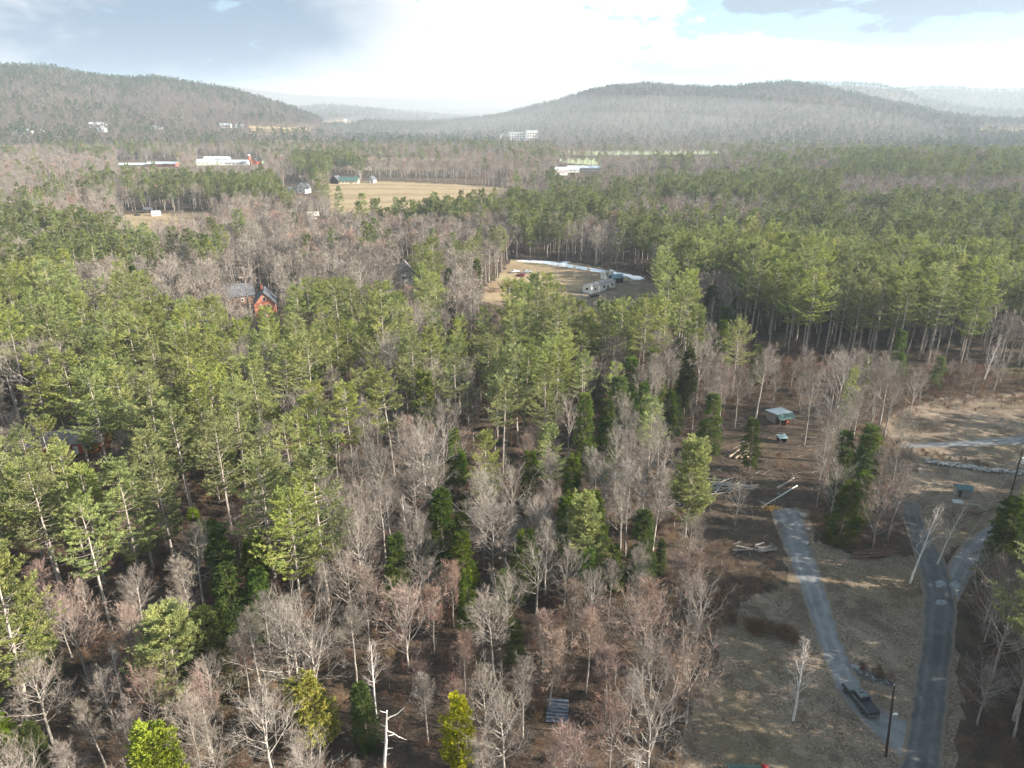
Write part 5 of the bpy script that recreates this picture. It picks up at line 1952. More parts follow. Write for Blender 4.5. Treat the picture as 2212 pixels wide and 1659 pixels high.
# play hut with teal ribbed roof
x, y = at(2078, 1072)
hut = empty('hut', (x, y, tz(x, y)), radians(-14), 'small grey hut with ribbed teal roof on the grass by the stone wall', 'hut')
hut.scale = (0.66, 0.66, 0.8)
m = MB()
m.box((0, 0.6, 1.15), (4.4, 2.6, 2.3))
m.box((-1.9, -1.3, 1.0), (0.12, 0.12, 2.0))
m.box((1.9, -1.3, 1.0), (0.12, 0.12, 2.0))
m.box((0, -1.3, 0.9), (3.8, 0.08, 0.1))
m.build('wall', C_GREYW, hut)
m = MB()
slab(m, [(-2.6, 0.4, 3.35), (2.6, 0.4, 3.35), (2.6, 2.2, 2.3), (-2.6, 2.2, 2.3)], 0.08)
slab(m, [(-2.6, -1.1, 2.35), (2.6, -1.1, 2.35), (2.6, 0.39, 3.33), (-2.6, 0.39, 3.33)], 0.08)
for i in range(12):
    xx = -2.55 + i * 0.463
    m.tube([(xx, -1.1, 2.4), (xx, 0.4, 3.38)], 0.05, 4)
    m.tube([(xx, 2.2, 2.35), (xx, 0.4, 3.38)], 0.05, 4)
m.build('roof', C_TEALROOF, hut)
m = MB()
m.box((-1.0, -0.75, 1.0), (0.9, 0.06, 1.8))
m.build('door', C_DARKW, hut)
x2, y2 = at(2066, 1082)
m = MB()
m.box((0, 0, 0.06), (2.0, 1.7, 0.14))
sl = m.build('paving_slab', C_CONC)
sl.location = (x2, y2 - 0.4, tz(x2, y2))
sl.rotation_euler.z = radians(-14)
tag(sl, 'square grey slab on the grass before the little hut', 'slab')
x2, y2 = at(2102, 1094)
m = MB()
m.box((0, 0, 0.5), (1.5, 0.5, 0.07))
m.box((0, 0.28, 0.85), (1.5, 0.06, 0.5))
for sx in (-0.65, 0.65):
    m.box((sx, 0, 0.25), (0.08, 0.45, 0.5))
bn = m.build('garden_bench', C_GREYW)
bn.location = (x2, y2, tz(x2, y2))
bn.rotation_euler.z = -0.25
tag(bn, 'small bench with backrest right of the slab by the hut', 'bench')

# stone wall: a long low row of tumbled stones
wl = [at(2005, 1000), at(2040, 1004), at(2080, 1010), at(2120, 1015), at(2160, 1019), at(2230, 1024), at(2330, 1034)]
m = MB()
rs = random.Random(4)
d_ = [0]
for i in range(1, len(wl)):
    d_.append(d_[-1] + hypot(wl[i][0] - wl[i - 1][0], wl[i][1] - wl[i - 1][1]))
for k in range(330):
    s_ = rs.uniform(0, d_[-1])
    xx = float(np.interp(s_, d_, [p[0] for p in wl])) + rs.gauss(0, 0.2)
    yy = float(np.interp(s_, d_, [p[1] for p in wl])) + rs.gauss(0, 0.45)
    r_ = rs.uniform(0.2, 0.5)
    m.lump((xx, yy, tz(xx, yy) + r_ * 0.4 + abs(rs.gauss(0, 0.18))), (r_ * 1.3, r_, r_ * 0.7), k, 0, 6, 4)
sw = m.build('stone_wall', C_STONE)
tag(sw, 'long tumbled field-stone wall crossing the grass behind the hut', 'stone wall')

# boulders and culvert
for (bx, by, rs_, lb, mm) in ((1736, 1117, 0.75, 'pale rounded boulder at the head of the driveway', C_STONE), (1742, 1176, 0.55, 'boulder on the right edge of the driveway', C_STONE), (1746, 1146, 0.55, 'dark stump-like rock beside the upper driveway', C_LOGG)):
    x, y = at(bx, by)
    m = MB().lump((0, 0, rs_ * 0.45), (rs_ * 1.2, rs_, rs_ * 0.75), int(bx), 0, 9, 6)
    o = m.build('boulder', mm, None, True)
    o.location = (x, y, tz(x, y))
    tag(o, lb, 'boulder')
x, y = at(1848, 1442)
m = MB()
m.tube([(-0.7, 0.2, 0.0), (0.5, -0.15, -0.05)], 0.40, 16, 0, False)
m.tube([(-0.7, 0.2, 0.0), (0.5, -0.15, -0.05)], 0.35, 16, 0, False)
cu = m.build('culvert_pipe', mat('dull_culvert_steel', (0.20, 0.21, 0.22), 0.6, 0.4, 0.2))
cu.location = (x, y, tz(x, y))
tag(cu, 'round metal culvert pipe end beside the driveway above the truck', 'culvert')
m = MB()
for k in range(60):
    t = rs.random()
    gx_, gy_ = at(1845 + 75 * t, 1447 + 32 * t + rs.gauss(0, 4))
    r_ = rs.uniform(0.06, 0.2)
    m.lump((gx_, gy_, tz(gx_, gy_) + r_ * 0.3), (r_ * 1.3, r_, r_ * 0.6), 900 + k, 0, 6, 4)
tag(m.build('ditch_stones', mat('muddy_stone', (0.20, 0.195, 0.19), 0.8, 0.3, var=0.5, vscale=3)), 'scattered stones lying in the ditch', None, None, 'stuff')
patch('ditch', [(1840, 1440), (1862, 1442), (1895, 1458), (1930, 1472), (1925, 1482), (1885, 1474), (1852, 1460)], mat('dark_wet_mud', (0.035, 0.03, 0.028), 0.5, 0.5, var=0.4, vscale=2), 0.05)


# logs, fallen trunks and brush
def log(label, p, q, r=0.18, m_=C_LOG, name='log', zz=0.0, branches=0, cat='log', group=None):
    a_, b_ = Vector((*at(*p), 0)), Vector((*at(*q), 0))
    c = (a_ + b_) / 2
    mb = MB()
    n = 7
    for i in range(1):
        pts, rad = [], []
        for k in range(n):
            t = k / (n - 1)
            v = a_.lerp(b_, t) - c
            pts.append((v.x, v.y, r + zz + 0.05 * sin(k * 1.7)))
            rad.append(r * (1 - 0.45 * t))
        mb.tube(pts, rad, 9)
    rs2 = random.Random(int(p[0] * 7 + p[1]))
    for k in range(branches):
        t = rs2.uniform(0.35, 0.98)
        v = a_.lerp(b_, t) - c
        d = (b_ - a_).normalized()
        sd = Vector((-d.y, d.x, 0)) * rs2.choice([-1, 1])
        ln = rs2.uniform(0.8, 2.4)
        e = v + (d * 0.7 + sd) * ln
        mb.tube([(v.x, v.y, r + zz), ((v.x + e.x) / 2, (v.y + e.y) / 2, r + zz + 0.3), (e.x, e.y, r + zz + rs2.uniform(0.1, 0.9))], [r * 0.3, r * 0.2, 0.02], 5)
    o = mb.build(name, m_)
    o.location = (c.x, c.y, tz(c.x, c.y))
    return tag(o, label, cat, group)


cl = [(1575, 989, 1597, 973), (1588, 992, 1612, 975), (1600, 991, 1620, 976), (1612, 992, 1627, 978), (1622, 995, 1633, 980)]
cn = ['first', 'second', 'third', 'fourth', 'last']
for i, q in enumerate(cl):
    log(f'{cn[i]} from left of five pale cut logs lying in the cleared lot', q[:2], q[2:], 0.26, C_LOG)
log('pale fallen trunk pointing up to the right at the edge of the cleared lot', (1678, 1058), (1716, 1034), 0.32, C_LOGG, 'fallen_trunk', branches=4, cat='fallen tree')
log('thin forked fallen birch stem crossing below the pale trunk', (1722, 1050), (1645, 1097), 0.15, M_BARKB, 'fallen_trunk', branches=7, cat='fallen tree')
log('long grey log lying among litter left of upper driveway', (1590, 1182), (1655, 1192), 0.2, C_LOGG, 'fallen_trunk', branches=3, cat='fallen tree')
log('short grey pole lying on the grass right of driveway', (1800, 1224), (1818, 1230), 0.1, C_LOGG, 'fallen_trunk', cat='fallen tree')
log('white slanting dead branch lying in the shaded woods', (1345, 1395), (1372, 1420), 0.1, M_DEAD, 'fallen_trunk', branches=2, cat='fallen tree')


def log_pile(label, x, y, n, Lm, spread, rz, m_, seed, rr=0.14, chaos=0.25, cat='log pile', name='log_pile', high=0.8):
    rs2 = random.Random(seed)
    gx_, gy_ = at(x, y)
    mb = MB()
    for k in range(n):
        cx, cy_ = rs2.gauss(0, spread), rs2.gauss(0, spread * 0.45)
        a_ = rz + rs2.gauss(0, chaos)
        L_ = Lm * rs2.uniform(0.5, 1.1)
        z_ = rs2.uniform(0.1, high) * max(0.1, 1 - hypot(cx, cy_) / (spread * 2.2))
        r_ = rr * rs2.uniform(0.5, 1.2)
        mb.tube([(cx - cos(a_) * L_ / 2, cy_ - sin(a_) * L_ / 2, z_ + r_), (cx, cy_, z_ + r_ + rs2.uniform(0, .12)), (cx + cos(a_) * L_ / 2, cy_ + sin(a_) * L_ / 2, z_ + r_ * 0.8 + rs2.uniform(-0.1, 0.25))], [r_, r_ * 0.9, r_ * 0.5], 6)
    o = mb.build(name, m_)
    o.location = (gx_, gy_, tz(gx_, gy_))
    return tag(o, label, cat)


log_pile('big jumble of pale cut poles in middle of the cleared lot', 1562, 1052, 34, 5.5, 2.4, 0.15, M_DEAD, 5, 0.15, 0.3)
log_pile('smaller jumble of grey poles left of the lone pine', 1480, 1022, 16, 4.5, 1.6, 0.1, C_LOGG, 6, 0.14, 0.4)
log_pile('stacked brown logs under the roadside trees by the old road', 1895, 1198, 26, 6.0, 1.3, 0.12, C_BROWNW, 7, 0.2, 0.08, high=1.3)
log_pile('grey log heap left of upper driveway', 1640, 1188, 14, 4.0, 1.3, 0.1, C_LOGG, 8, 0.15, 0.3)
log_pile('dark log heap beside cut logs under trees', 1500, 1010, 12, 4.0, 1.5, -0.2, C_LOGG, 18, 0.12, 0.5)
log_pile('tangled heap of brown brush on the left edge of lawn', 1625, 1262, 150, 2.2, 1.9, 0.2, C_BROWNW, 9, 0.03, 0.9, 'brush pile', 'brush_pile', 1.2)
log_pile('dark brush heap in the green boughs near the fallen trunk', 1655, 1062, 60, 2.6, 1.6, 0.4, C_BROWNW, 12, 0.04, 0.9, 'brush pile', 'brush_pile', 1.0)
log_pile('brown brush heap behind the cut logs', 1470, 1090, 60, 2.4, 1.6, 0.4, M_DEAD, 13, 0.04, 0.9, 'brush pile', 'brush_pile', 1.0)
log_pile('low dark brush heap on the grassy field', 2010, 932, 70, 2.4, 2.4, 0.1, C_BROWNW, 14, 0.05, 0.7, 'brush pile', 'brush_pile', 0.9)
log_pile('long dark brush heap at the left of the trailer lot', 1062, 630, 90, 4.0, 3.6, 0.05, C_BROWNW, 15, 0.07, 0.5, 'brush pile', 'brush_pile', 1.6)
log_pile('black brush heap on grass in front of the small hut', 2085, 1106, 70, 2.4, 1.9, 0.1, C_BROWNW, 16, 0.05, 0.7, 'brush pile', 'brush_pile', 0.7)
x, y = at(1665, 1100 - 2)
m = MB()
rs2 = random.Random(3)
for k in range(260):
    a_, r_ = rs2.uniform(0, 2 * pi), abs(rs2.gauss(0, 1.0))
    xx, yy = 1.7 * r_ * cos(a_), 0.8 * r_ * sin(a_)
    m.lump((xx, yy, max(0.05, 0.5 * math.exp(-r_ * r_ * 0.7)) * rs2.uniform(0.3, 1)), (0.13, 0.10, 0.07), k, 0, 5, 3)
o = m.build('wood_chip_heap', C_CHIP)
o.location = (x, y, tz(x, y))
tag(o, 'bright orange heap of fresh wood chips at the head of driveway', 'wood chips')

# loose sticks and slash over the cleared lot and the woods floor
mb_ = MB()
rs2 = random.Random(21)
lot = [v for k_ in ('log_lot',) for v in CLEARW[k_]]
lx0, lx1 = min(p[0] for p in lot), max(p[0] for p in lot)
ly0, ly1 = min(p[1] for p in lot), max(p[1] for p in lot)
cnt = 0
while cnt < 1500:
    xx, yy = rs2.uniform(lx0 - 12, lx1 + 2), rs2.uniform(ly0 - 10, ly1 + 6)
    if inpoly(np.array([xx]), np.array([yy]), ROADCLEAR)[0] or inpoly(np.array([xx]), np.array([yy]), CLEARW['lawn'])[0] or inpoly(np.array([xx]), np.array([yy]), CLEARW['right_field'])[0]:
        cnt += 1
        continue
    if lumps(np.array([xx]), np.array([yy]), 7.0, 2.0)[0] < rs2.uniform(-0.6, 0.4):
        cnt += 1
        continue
    a_ = rs2.gauss(0.2, 0.9)
    L_ = rs2.uniform(0.5, 2.6)
    z_ = tz(xx, yy)
    r_ = rs2.uniform(0.02, 0.06)
    mb_.tube([(xx, yy, z_ + 0.05), (xx + cos(a_) * L_, yy + sin(a_) * L_, z_ + 0.05 + rs2.uniform(0, 0.5))], [r_, r_ * 0.4], 4, rs2.choice([0, 0, 1, 2]), False)
    cnt += 1
tag(mb_.build('branch_litter', [C_BROWNW, C_LOGG, M_DEAD]), 'loose sticks scattered over cleared ground', None, None, 'stuff')

# standing dead stem at the bottom
x, y = at(832, 1690)
m = MB()
m.tube([(0, 0, -0.1), (0.1, 0, 3), (0.5, 0.2, 6.5), (0.65, 0.3, 9), (0.9, 0.3, 11.3)], [0.24, 0.20, 0.16, 0.13, 0.09], 8)
for (z_, dx, dy, dz, r_) in ((10.2, 2.2, 0.2, 1.5, 0.07), (11.1, -0.8, 0, 0.3, 0.05), (8.3, 1.6, -0.2, -0.9, 0.07), (7.4, 1.2, 0.3, 0.0, 0.05), (8.9, -0.7, 0.2, 0.2, 0.05), (5.4, 0.9, 0, 0.1, 0.04), (6.3, -0.6, 0, 0.3, 0.03), (4.2, 0.6, 0.2, 0.2, 0.03), (9.8, 0.5, 0.3, 0.6, 0.03)):
    bx_ = float(np.interp(z_, [0, 3, 6.5, 9, 11.3], [0, .1, .5, .65, .9]))
    m.tube([(bx_, 0.2, z_), (bx_ + dx * 0.55, 0.2 + dy * 0.5, z_ + dz * 0.35), (bx_ + dx, 0.2 + dy, z_ + dz)], [r_, r_ * 0.8, r_ * 0.35], 6)
m.tube([(2.1, 0.1, 7.45), (2.7, 0.0, 7.2), (3.1, 0, 7.0)], [0.045, 0.03, 0.015], 5)
o = m.build('dead_tree', bark_mat('bleached_wood', (0.78, 0.74, 0.70), (0.55, 0.51, 0.47), 2.0, 0.1))
o.location = (x, y, tz(x, y))
tag(o, 'bleached white standing dead tree with broken limbs at the bottom edge', 'dead tree')

# slatted platform leaning in the lower woods
x, y = at(1203, 1562)
pf = empty('slatted_platform', (x, y, tz(x, y)), radians(-6), 'dark blue-grey slatted platform tilted between two slim trees', 'platform')
m = MB()
for i in range(7):
    m.box((0, 0.15 * 0 + i * 0.42, 0.35 + i * 0.20), (3.0, 0.34, 0.05), M=Matrix.Rotation(radians(25), 3, 'X'))
m.build('slat', mat('blue_grey_boards', (0.10, 0.12, 0.16), 0.7, var=0.3), pf)
m = MB()
for sx in (-1.3, 1.3):
    m.tube([(sx, -0.2, 0.22), (sx, 2.8, 1.62)], 0.06, 6)
    m.box((sx, 2.5, 0.7), (0.1, 0.1, 1.5))
m.build('frame', C_DARKW, pf)

# green roof just entering the bottom edge
x, y = at(1607, 1672)
gs = house('shed', 'little shed with green ribbed roof at the very bottom edge', 'shed', x, y - 0.4, radians(-3), 4.0, 2.2, 0.7, 0.55, C_BROWNW, C_GREENROOF, [], None, 0.15, ribs=0.4)
x, y = at(1652, 1662)
m = MB().lump((0, 0, 0.4), (0.5, 0.4, 0.4), 77, 0, 10, 7)
o = m.build('red_tarp_bundle', C_RED, None, True)
o.location = (x, y, tz(x, y))
tag(o, 'red bundle on the ground beside the green-roofed shed', 'bundle')


# utility poles and wires
def pole(label, sx, sy, h, lean, extra=None):
    x, y = at(sx, sy)
    r = empty('utility_pole', (x, y, tz(x, y)), 0, label, 'utility pole')
    m = MB()
    m.tube([(0, 0, -0.3), (lean[0] * 0.5, lean[1] * 0.5, h * 0.5), (lean[0], lean[1], h)], [0.17, 0.14, 0.11], 12)
    m.build('shaft', C_POLE, r)
    return r, Vector((x + lean[0], y + lean[1], tz(x, y) + h))


p1, top1 = pole('black utility pole on the lawn corner by the pickup truck', 1914, 1634, 11.8, (-1.3, -0.1))
m = MB()
m.box((-0.28, -0.15, 7.3), (0.55, 0.12, 0.28))
m.tube([(-0.7, -0.1, 7.3), (-0.5, -0.14, 7.3)], 0.03, 6)
m.build('meter_box', C_TRIM, p1)
m = MB()
m.tube([(-1.3, -0.1, 11.75), (-1.3, -0.1, 12.05)], 0.05, 8)
m.tube([(-1.25, -0.1, 11.2), (-0.9, -0.1, 11.25)], 0.03, 6)
m.build('insulator', C_STEEL, p1)
m = MB()
m.tube([(-0.60, -0.12, 7.2), (0.18, -0.12, 0.0)], 0.03, 6)
m.build('conduit', C_STEEL, p1)
p2, top2 = pole('utility pole with white transformer can beside the branch road', 2180, 1082, 12.2, (-0.2, 0.1))
m = MB()
m.tube([(0.28, -0.15, 9.1), (0.28, -0.15, 10.3)], [0.27, 0.27], 14)
m.tube([(0.28, -0.15, 10.3), (0.28, -0.15, 10.5)], [0.1, 0.06], 8)
m.build('transformer', C_TRIM, p2)
m = MB()
m.tube([(-0.2, 0.1, 12.1), (-0.2, 0.1, 12.5)], 0.05, 8)
m.tube([(-0.6, 0.1, 11.2), (0.4, 0.1, 11.2)], 0.05, 6)
m.build('crossarm', C_POLE, p2)
p3, top3 = pole('pale utility pole standing in brush below the left field', 352, 548, 14, (-0.4, 0))
p4, top4 = pole('short utility pole beside the mid-distance lane', 612, 500, 10, (0, 0))


def wire(label, a, b, sag, r=0.02, mtl=None):
    m = MB()
    pts = []
    for i in range(25):
        t = i / 24
        p = a.lerp(b, t)
        p.z -= sag * 4 * t * (1 - t)
        pts.append(p)
    m.tube(pts, r, 5)
    o = m.build('power_line', mtl or C_STEEL)
    return tag(o, label, 'power line')


wire('thin overhead wire running from the black pole over the dirt road', top1 + Vector((0, 0, 0.2)), top2 + Vector((0, 0, 0.3)), 1.2, 0.012, C_POLE)
gx_, gy_ = at(2118, 1190)
wire('guy wire slanting down from the transformer pole to the grass', top2 + Vector((0, 0, -1.5)), Vector((gx_ - 1, gy_ + 3, tz(gx_, gy_))), 0.0, 0.012)
far_end = Vector((*at(2330, 960), 10))
wire('overhead wire leaving the transformer pole to the right', top2 + Vector((0, 0, 0.3)), far_end, 0.8, 0.02)

# ------------------------------------------------------------------ pickup truck
tx, ty = (Vector(at(1826, 1500)) + Vector(at(1861, 1542))) / 2
hd = radians(90 + 10)
pt = empty('pickup_truck', (tx + 0.95, ty + 0.2, tz(tx, ty) + 0.06), hd, 'dark grey pickup truck with sunroof and covered bed on the driveway', 'pickup truck')
C_TRUCK = mat('dark_grey_metallic', (0.065, 0.075, 0.075), 0.28, 0.6, 0.5, coat=0.5)
C_TONNEAU = mat('black_vinyl_cover', (0.018, 0.019, 0.026), 0.55, 0.3)
C_RIM = mat('dark_alloy', (0.12, 0.12, 0.125), 0.4, 0.5, 0.5)
C_TAIL = mat('tail_lamp_red', (0.16, 0.015, 0.015), 0.3, 0.5)


def loft(sections, m, mi=0, cap=True):
    """sections: list of closed point rings with equal counts"""
    n = len(sections[0])
    b = len(m.v)
    for s_ in sections:
        m.v += [tuple(p) for p in s_]
    for i in range(len(sections) - 1):
        for j in range(n):
            k = (j + 1) % n
            m.f.append([b + i * n + j, b + i * n + k, b + (i + 1) * n + k, b + (i + 1) * n + j])
            m.m.append(mi)
    if cap:
        m.f.append([b + j for j in range(n)][::-1])
        m.f.append([b + (len(sections) - 1) * n + j for j in range(n)])
        m.m += [mi, mi]


def ring(x, hw, z0, z1, sh=0.10):
    return [(x, -hw, z0), (x, -hw - 0.02, (z0 + z1) / 2), (x, -hw, z1 - sh), (x, -hw + sh, z1), (x, hw - sh, z1), (x, hw, z1 - sh), (x, hw + 0.02, (z0 + z1) / 2), (x, hw, z0)]


m = MB()
loft([ring(2.95, 0.82, 0.50, 0.95), ring(2.85, 0.93, 0.45, 1.06), ring(2.4, 0.97, 0.42, 1.13), ring(1.35, 0.98, 0.42, 1.20), ring(1.0, 0.98, 0.42, 1.16), ring(-0.85, 0.98, 0.42, 1.18), ring(-0.9, 0.98, 0.45, 1.26), ring(-2.75, 0.98, 0.48, 1.26), ring(-2.92, 0.94, 0.50, 1.24)], m)
body = m.build('body', C_TRUCK, pt, bevel=0.02)
m = MB()
loft([[(x_, s_ * hw, z_) for (s_, z_) in ((-1, 1.15), (-1, 1.16), (1, 1.16), (1, 1.15))] for x_, hw in ((1.1, 0.86), (1.05, 0.87))], m)
cabs = [(1.15, 0.86, 1.17), (0.55, 0.76, 1.80), (0.3, 0.74, 1.86), (-0.55, 0.74, 1.87), (-0.82, 0.76, 1.80), (-0.95, 0.86, 1.2)]
m = MB()
secs = []
for x_, hw, z_ in cabs:
    secs.append([(x_, -0.9 if z_ < 1.3 else -hw - 0.13, 1.15), (x_, -hw, z_ - 0.04), (x_, -hw + 0.08, z_), (x_, hw - 0.08, z_), (x_, hw, z_ - 0.04), (x_, 0.9 if z_ < 1.3 else hw + 0.13, 1.15)])
loft(secs, m)
m.build('cab', C_TRUCK, pt, bevel=0.015)


def quad(name, pts, mt, parent=pt, th=0.02):
    mb = MB()
    a_, b_, c_, d_q = [Vector(p) for p in pts]
    nn = (b_ - a_).cross(d_q - a_).normalized() * th
    q = [a_ + nn, b_ + nn, c_ + nn, d_q + nn]
    q2 = [a_ - nn, b_ - nn, c_ - nn, d_q - nn]
    mb.poly(q)
    mb.poly(q2[::-1])
    for i in range(4):
        j = (i + 1) % 4
        mb.poly([q[i], q2[i], q2[j], q[j]])
    return mb.build(name, mt, parent)


quad('windscreen', [(1.12, -0.78, 1.23), (1.12, 0.78, 1.23), (0.60, 0.68, 1.77), (0.60, -0.68, 1.77)], C_GLASS)
quad('rear_window', [(-0.955, 0.72, 1.30), (-0.955, -0.72, 1.30), (-0.86, -0.64, 1.74), (-0.86, 0.64, 1.74)], C_GLASS)
for s_ in (-1, 1):
    for (xa, xb, xc, xd) in ((0.95, 0.18, 0.18, 0.52), (0.10, -0.82, -0.74, 0.10)):
        q = [(xa, s_ * 0.895, 1.24), (xb, s_ * 0.895, 1.24), (xc, s_ * 0.80, 1.73), (xd, s_ * 0.80, 1.73)]
        quad('side_window', q, C_GLASS)
    quad('mirror', [(0.95, s_ * 1.0, 1.22), (0.95, s_ * 1.2, 1.22), (0.95, s_ * 1.2, 1.42), (0.95, s_ * 1.0, 1.42)], C_BLACK, th=0.06)
    quad('tail_light', [(-2.94, s_ * 0.80, 0.85), (-2.94, s_ * 0.93, 0.85), (-2.94, s_ * 0.93, 1.18), (-2.94, s_ * 0.80, 1.18)], C_TAIL)
    quad('headlight', [(2.93, s_ * 0.6, 0.78), (2.93, s_ * 0.85, 0.78), (2.93, s_ * 0.85, 0.95), (2.93, s_ * 0.6, 0.95)], C_STEEL)
    for wx_ in (1.95, -1.75):
        w_ = MB()
        w_.tube([(wx_, s_ * 0.78, 0.40), (wx_, s_ * 1.0, 0.40)], 0.40, 20)
        wh = w_.build('wheel', C_BLACK, pt, bevel=0.03)
        r2_ = MB()
        r2_.tube([(wx_, s_ * 0.99, 0.40), (wx_, s_ * 1.015, 0.40)], 0.24, 12)
        r2_.build('rim', C_RIM, wh)
quad('sunroof', [(0.30, -0.38, 1.885), (0.30, 0.38, 1.885), (-0.12, 0.38, 1.89), (-0.12, -0.38, 1.89)][::-1], C_GLASS, th=0.015)
m = MB()
m.box((-1.92, 0, 1.275), (1.86, 1.74, 0.05))
for i in range(3):
    m.box((-1.45 - i * 0.45, 0, 1.303), (0.03, 1.74, 0.012))
m.build('bed_cover', C_TONNEAU, pt, bevel=0.01)
m = MB()
m.box((-2.99, 0, 0.58), (0.14, 1.84, 0.2))
m.build('rear_bumper', C_RIM, pt, bevel=0.03)
m = MB()
m.box((2.98, 0, 0.58), (0.12, 1.7, 0.24))
m.box((2.97, 0, 0.86), (0.06, 1.1, 0.22))
m.build('front_bumper', C_BLACK, pt, bevel=0.03)

# ------------------------------------------------------------------ far buildings across the valley
x, y = at(742, 396)
house('farmhouse', 'green-roofed long farmhouse at the back left corner of the big tan field', 'farmhouse', x + 6, y, 0.03, 22, 9, 3.6, 3.2, C_CREAM, C_GREENROOF, [('f', u, 1.2, 1.2, 1.4) for u in (-9, -5.5, -2, 1.5, 5, 8.5)], ('f', 3.2, 1.2, 2.1, C_BROWNW), 0.6)
x, y = at(727, 396)
house('barn', 'dark barn at the left end of the green-roofed farmhouse', 'barn', x, y, 1.4, 12, 9, 4.5, 3.8, C_DARKW, C_SLATE, [], None, 0.4)
x, y = at(804, 395)
house('barn', 'small blue-grey barn standing alone behind the big tan field', 'barn', x, y, 1.2, 8, 7, 4, 3.4, C_GREYW, C_SLATE, [], ('l', 0, 2.4, 2.6, C_TRIM), 0.4)
x, y = at(657, 417)
house('barn', 'white gambrel-roofed house with tall end among bare trees', 'house', x, y, 1.35, 12, 9, 4.5, 5.5, C_WHITE, C_SLATE, [('l', 0, 2, 1.2, 1.4), ('l', 0, 5.5, 1.2, 1.4)], None, 0.3, gambrel=True)
x, y = at(633, 416)
house('house', 'low white building left of the gambrel-roofed one', 'house', x, y, 0.1, 20, 8, 3.2, 2.4, C_WHITE, C_GREYROOF, [('f', u, 1.0, 1.1, 1.2) for u in (-8, -4, 0, 4, 8)], None, 0.3)
x, y = at(677, 466)
house('camper', 'white camper with awning parked below the lane to the field', 'camper', x, y, 0.25, 9, 3, 2.8, 0.3, C_WHITE, C_WHITE, [('f', -2, 1.3, 1.0, 0.8), ('f', 2, 1.3, 1.0, 0.8)], None, 0.1)
x, y = at(677, 474)
vehicle('parked_car', 'white van parked in front of the camper below the lane', 'van', x, y, 0.3, mat('white_van_paint', (0.65, 0.65, 0.65), 0.35, 0.5), 5.4, 2.0, 1.9)
x, y = at(582, 488)
house('house', 'small grey-roofed house left of the mid-distance field', 'house', x, y, 0.7, 10, 7, 3.2, 2.4, C_GREYW, C_GREYROOF, [('f', -2, 1, 1, 1.1), ('f', 2, 1, 1, 1.1)], None, 0.3)
x, y = at(352, 359)
house('barn', 'long low barn with white roof and reddish walls across the valley', 'barn', x, y, 0.0, 42, 12, 3.6, 2.6, C_BRICK, C_METALROOF, [('f', u, 1.4, 1.6, 0.9) for u in range(-18, 20, 6)], None, 0.5)
x, y = at(290, 359)
house('barn', 'long low greenish-roofed barn left of the white-roofed one', 'barn', x, y, 0.02, 40, 10, 2.6, 2.0, C_GREYW, mat('pale_green_roof', (0.52, 0.58, 0.55), 0.5, 0.4), [], None, 0.4)
for k, (sx, sy, L_, h_, rzz, lb) in enumerate([(445, 355, 24, 4.5, 0.1, 'leftmost white-roofed building of the farm cluster across the valley'), (470, 351, 38, 6, 0.0, 'largest white-roofed building of the farm cluster across the valley'), (490, 356, 20, 4, 0.15, 'small white building in front of the largest one in the farm cluster'), (515, 356, 30, 4, 0.0, 'low grey-white roofed building right of the farm cluster')]):
    x, y = at(sx, sy)
    house('barn', lb, 'barn', x, y, rzz, L_, 12, h_, 3.0, C_WHITE, C_METALROOF, [('f', u, 1.4, 1.8, 1.2) for u in range(-int(L_ / 2) + 4, int(L_ / 2) - 2, 6)], None, 0.4)
x, y = at(549, 355)
house('barn', 'small red barn beside a silo across the valley', 'barn', x + 4, y, 1.3, 12, 9, 5, 4, C_REDW, C_SLATE, [], None, 0.4)
x, y = at(545, 354)
m = MB()
m.tube([(0, 0, 0), (0, 0, 12)], 2.6, 18)
sil = empty('silo', (x - 4, y, tz(x, y)), 0, 'brick-red silo left of the small red barn across the valley', 'silo')
m.build('wall', C_BRICK, sil)
m = MB()
m.tube([(0, 0, 12), (0, 0, 13.2), (0, 0, 14.2)], [2.7, 2.0, 0.2], 18)
m.build('roof', C_STEEL, sil)
for (sx, sy, L_, Wd_, h_, rzz, wallm, roofm, lb) in [
    (1222, 372, 34, 12, 4, 0.05, C_WHITE, C_METALROOF, 'long white-roofed shed at the left end of the hazy valley sheds'), (1262, 369, 46, 12, 4, 0.0, C_GREYW, C_METALROOF, 'longest pale-roofed shed at the hazy valley edge'), (1212, 378, 14, 9, 4, 0.2, C_WHITE, C_GREYROOF, 'small white house below the hazy valley sheds'),
    (233, 322, 16, 10, 4.5, 0.3, C_GREYW, C_METALROOF, 'pale blue-roofed house among bare trees across the valley at left'), (222, 323, 10, 9, 4.0, -0.4, C_WHITE, C_SLATE, 'small dark-roofed house beside the pale blue-roofed one'), (349, 320, 16, 9, 4, 0.1, C_WHITE, C_SLATE, 'small white house on a bank left of valley farm'),
    (1695, 322, 70, 14, 5, 0.0, C_CREAM, C_GREYROOF, 'long cream-walled building on the valley floor under the right hill')]:
    x, y = at(sx, sy)
    house('house' if L_ < 20 else 'barn', lb, 'house' if L_ < 20 else 'barn', x, y, rzz, L_, Wd_, h_, 2.6, wallm, roofm, [('f', u, 1.4, 1.4, 1.2) for u in range(-int(L_ / 2) + 3, int(L_ / 2) - 2, 5)], None, 0.4)


def on_hill(sx, sy):
    """first ground point met by the line of sight through a survey pixel"""
    a, dy, dz = ray(sx, sy)
    n_ = hypot(a, dy)
    ds = np.arange(900, 9000, 4.0)
    X, Y, Z = a / n_ * ds, dy / n_ * ds, CAM_H + dz / n_ * ds
    hit = np.nonzero(terrain(X, Y) >= Z)[0]
    i = hit[0] if len(hit) else len(ds) - 1
    return float(X[i]), float(Y[i])


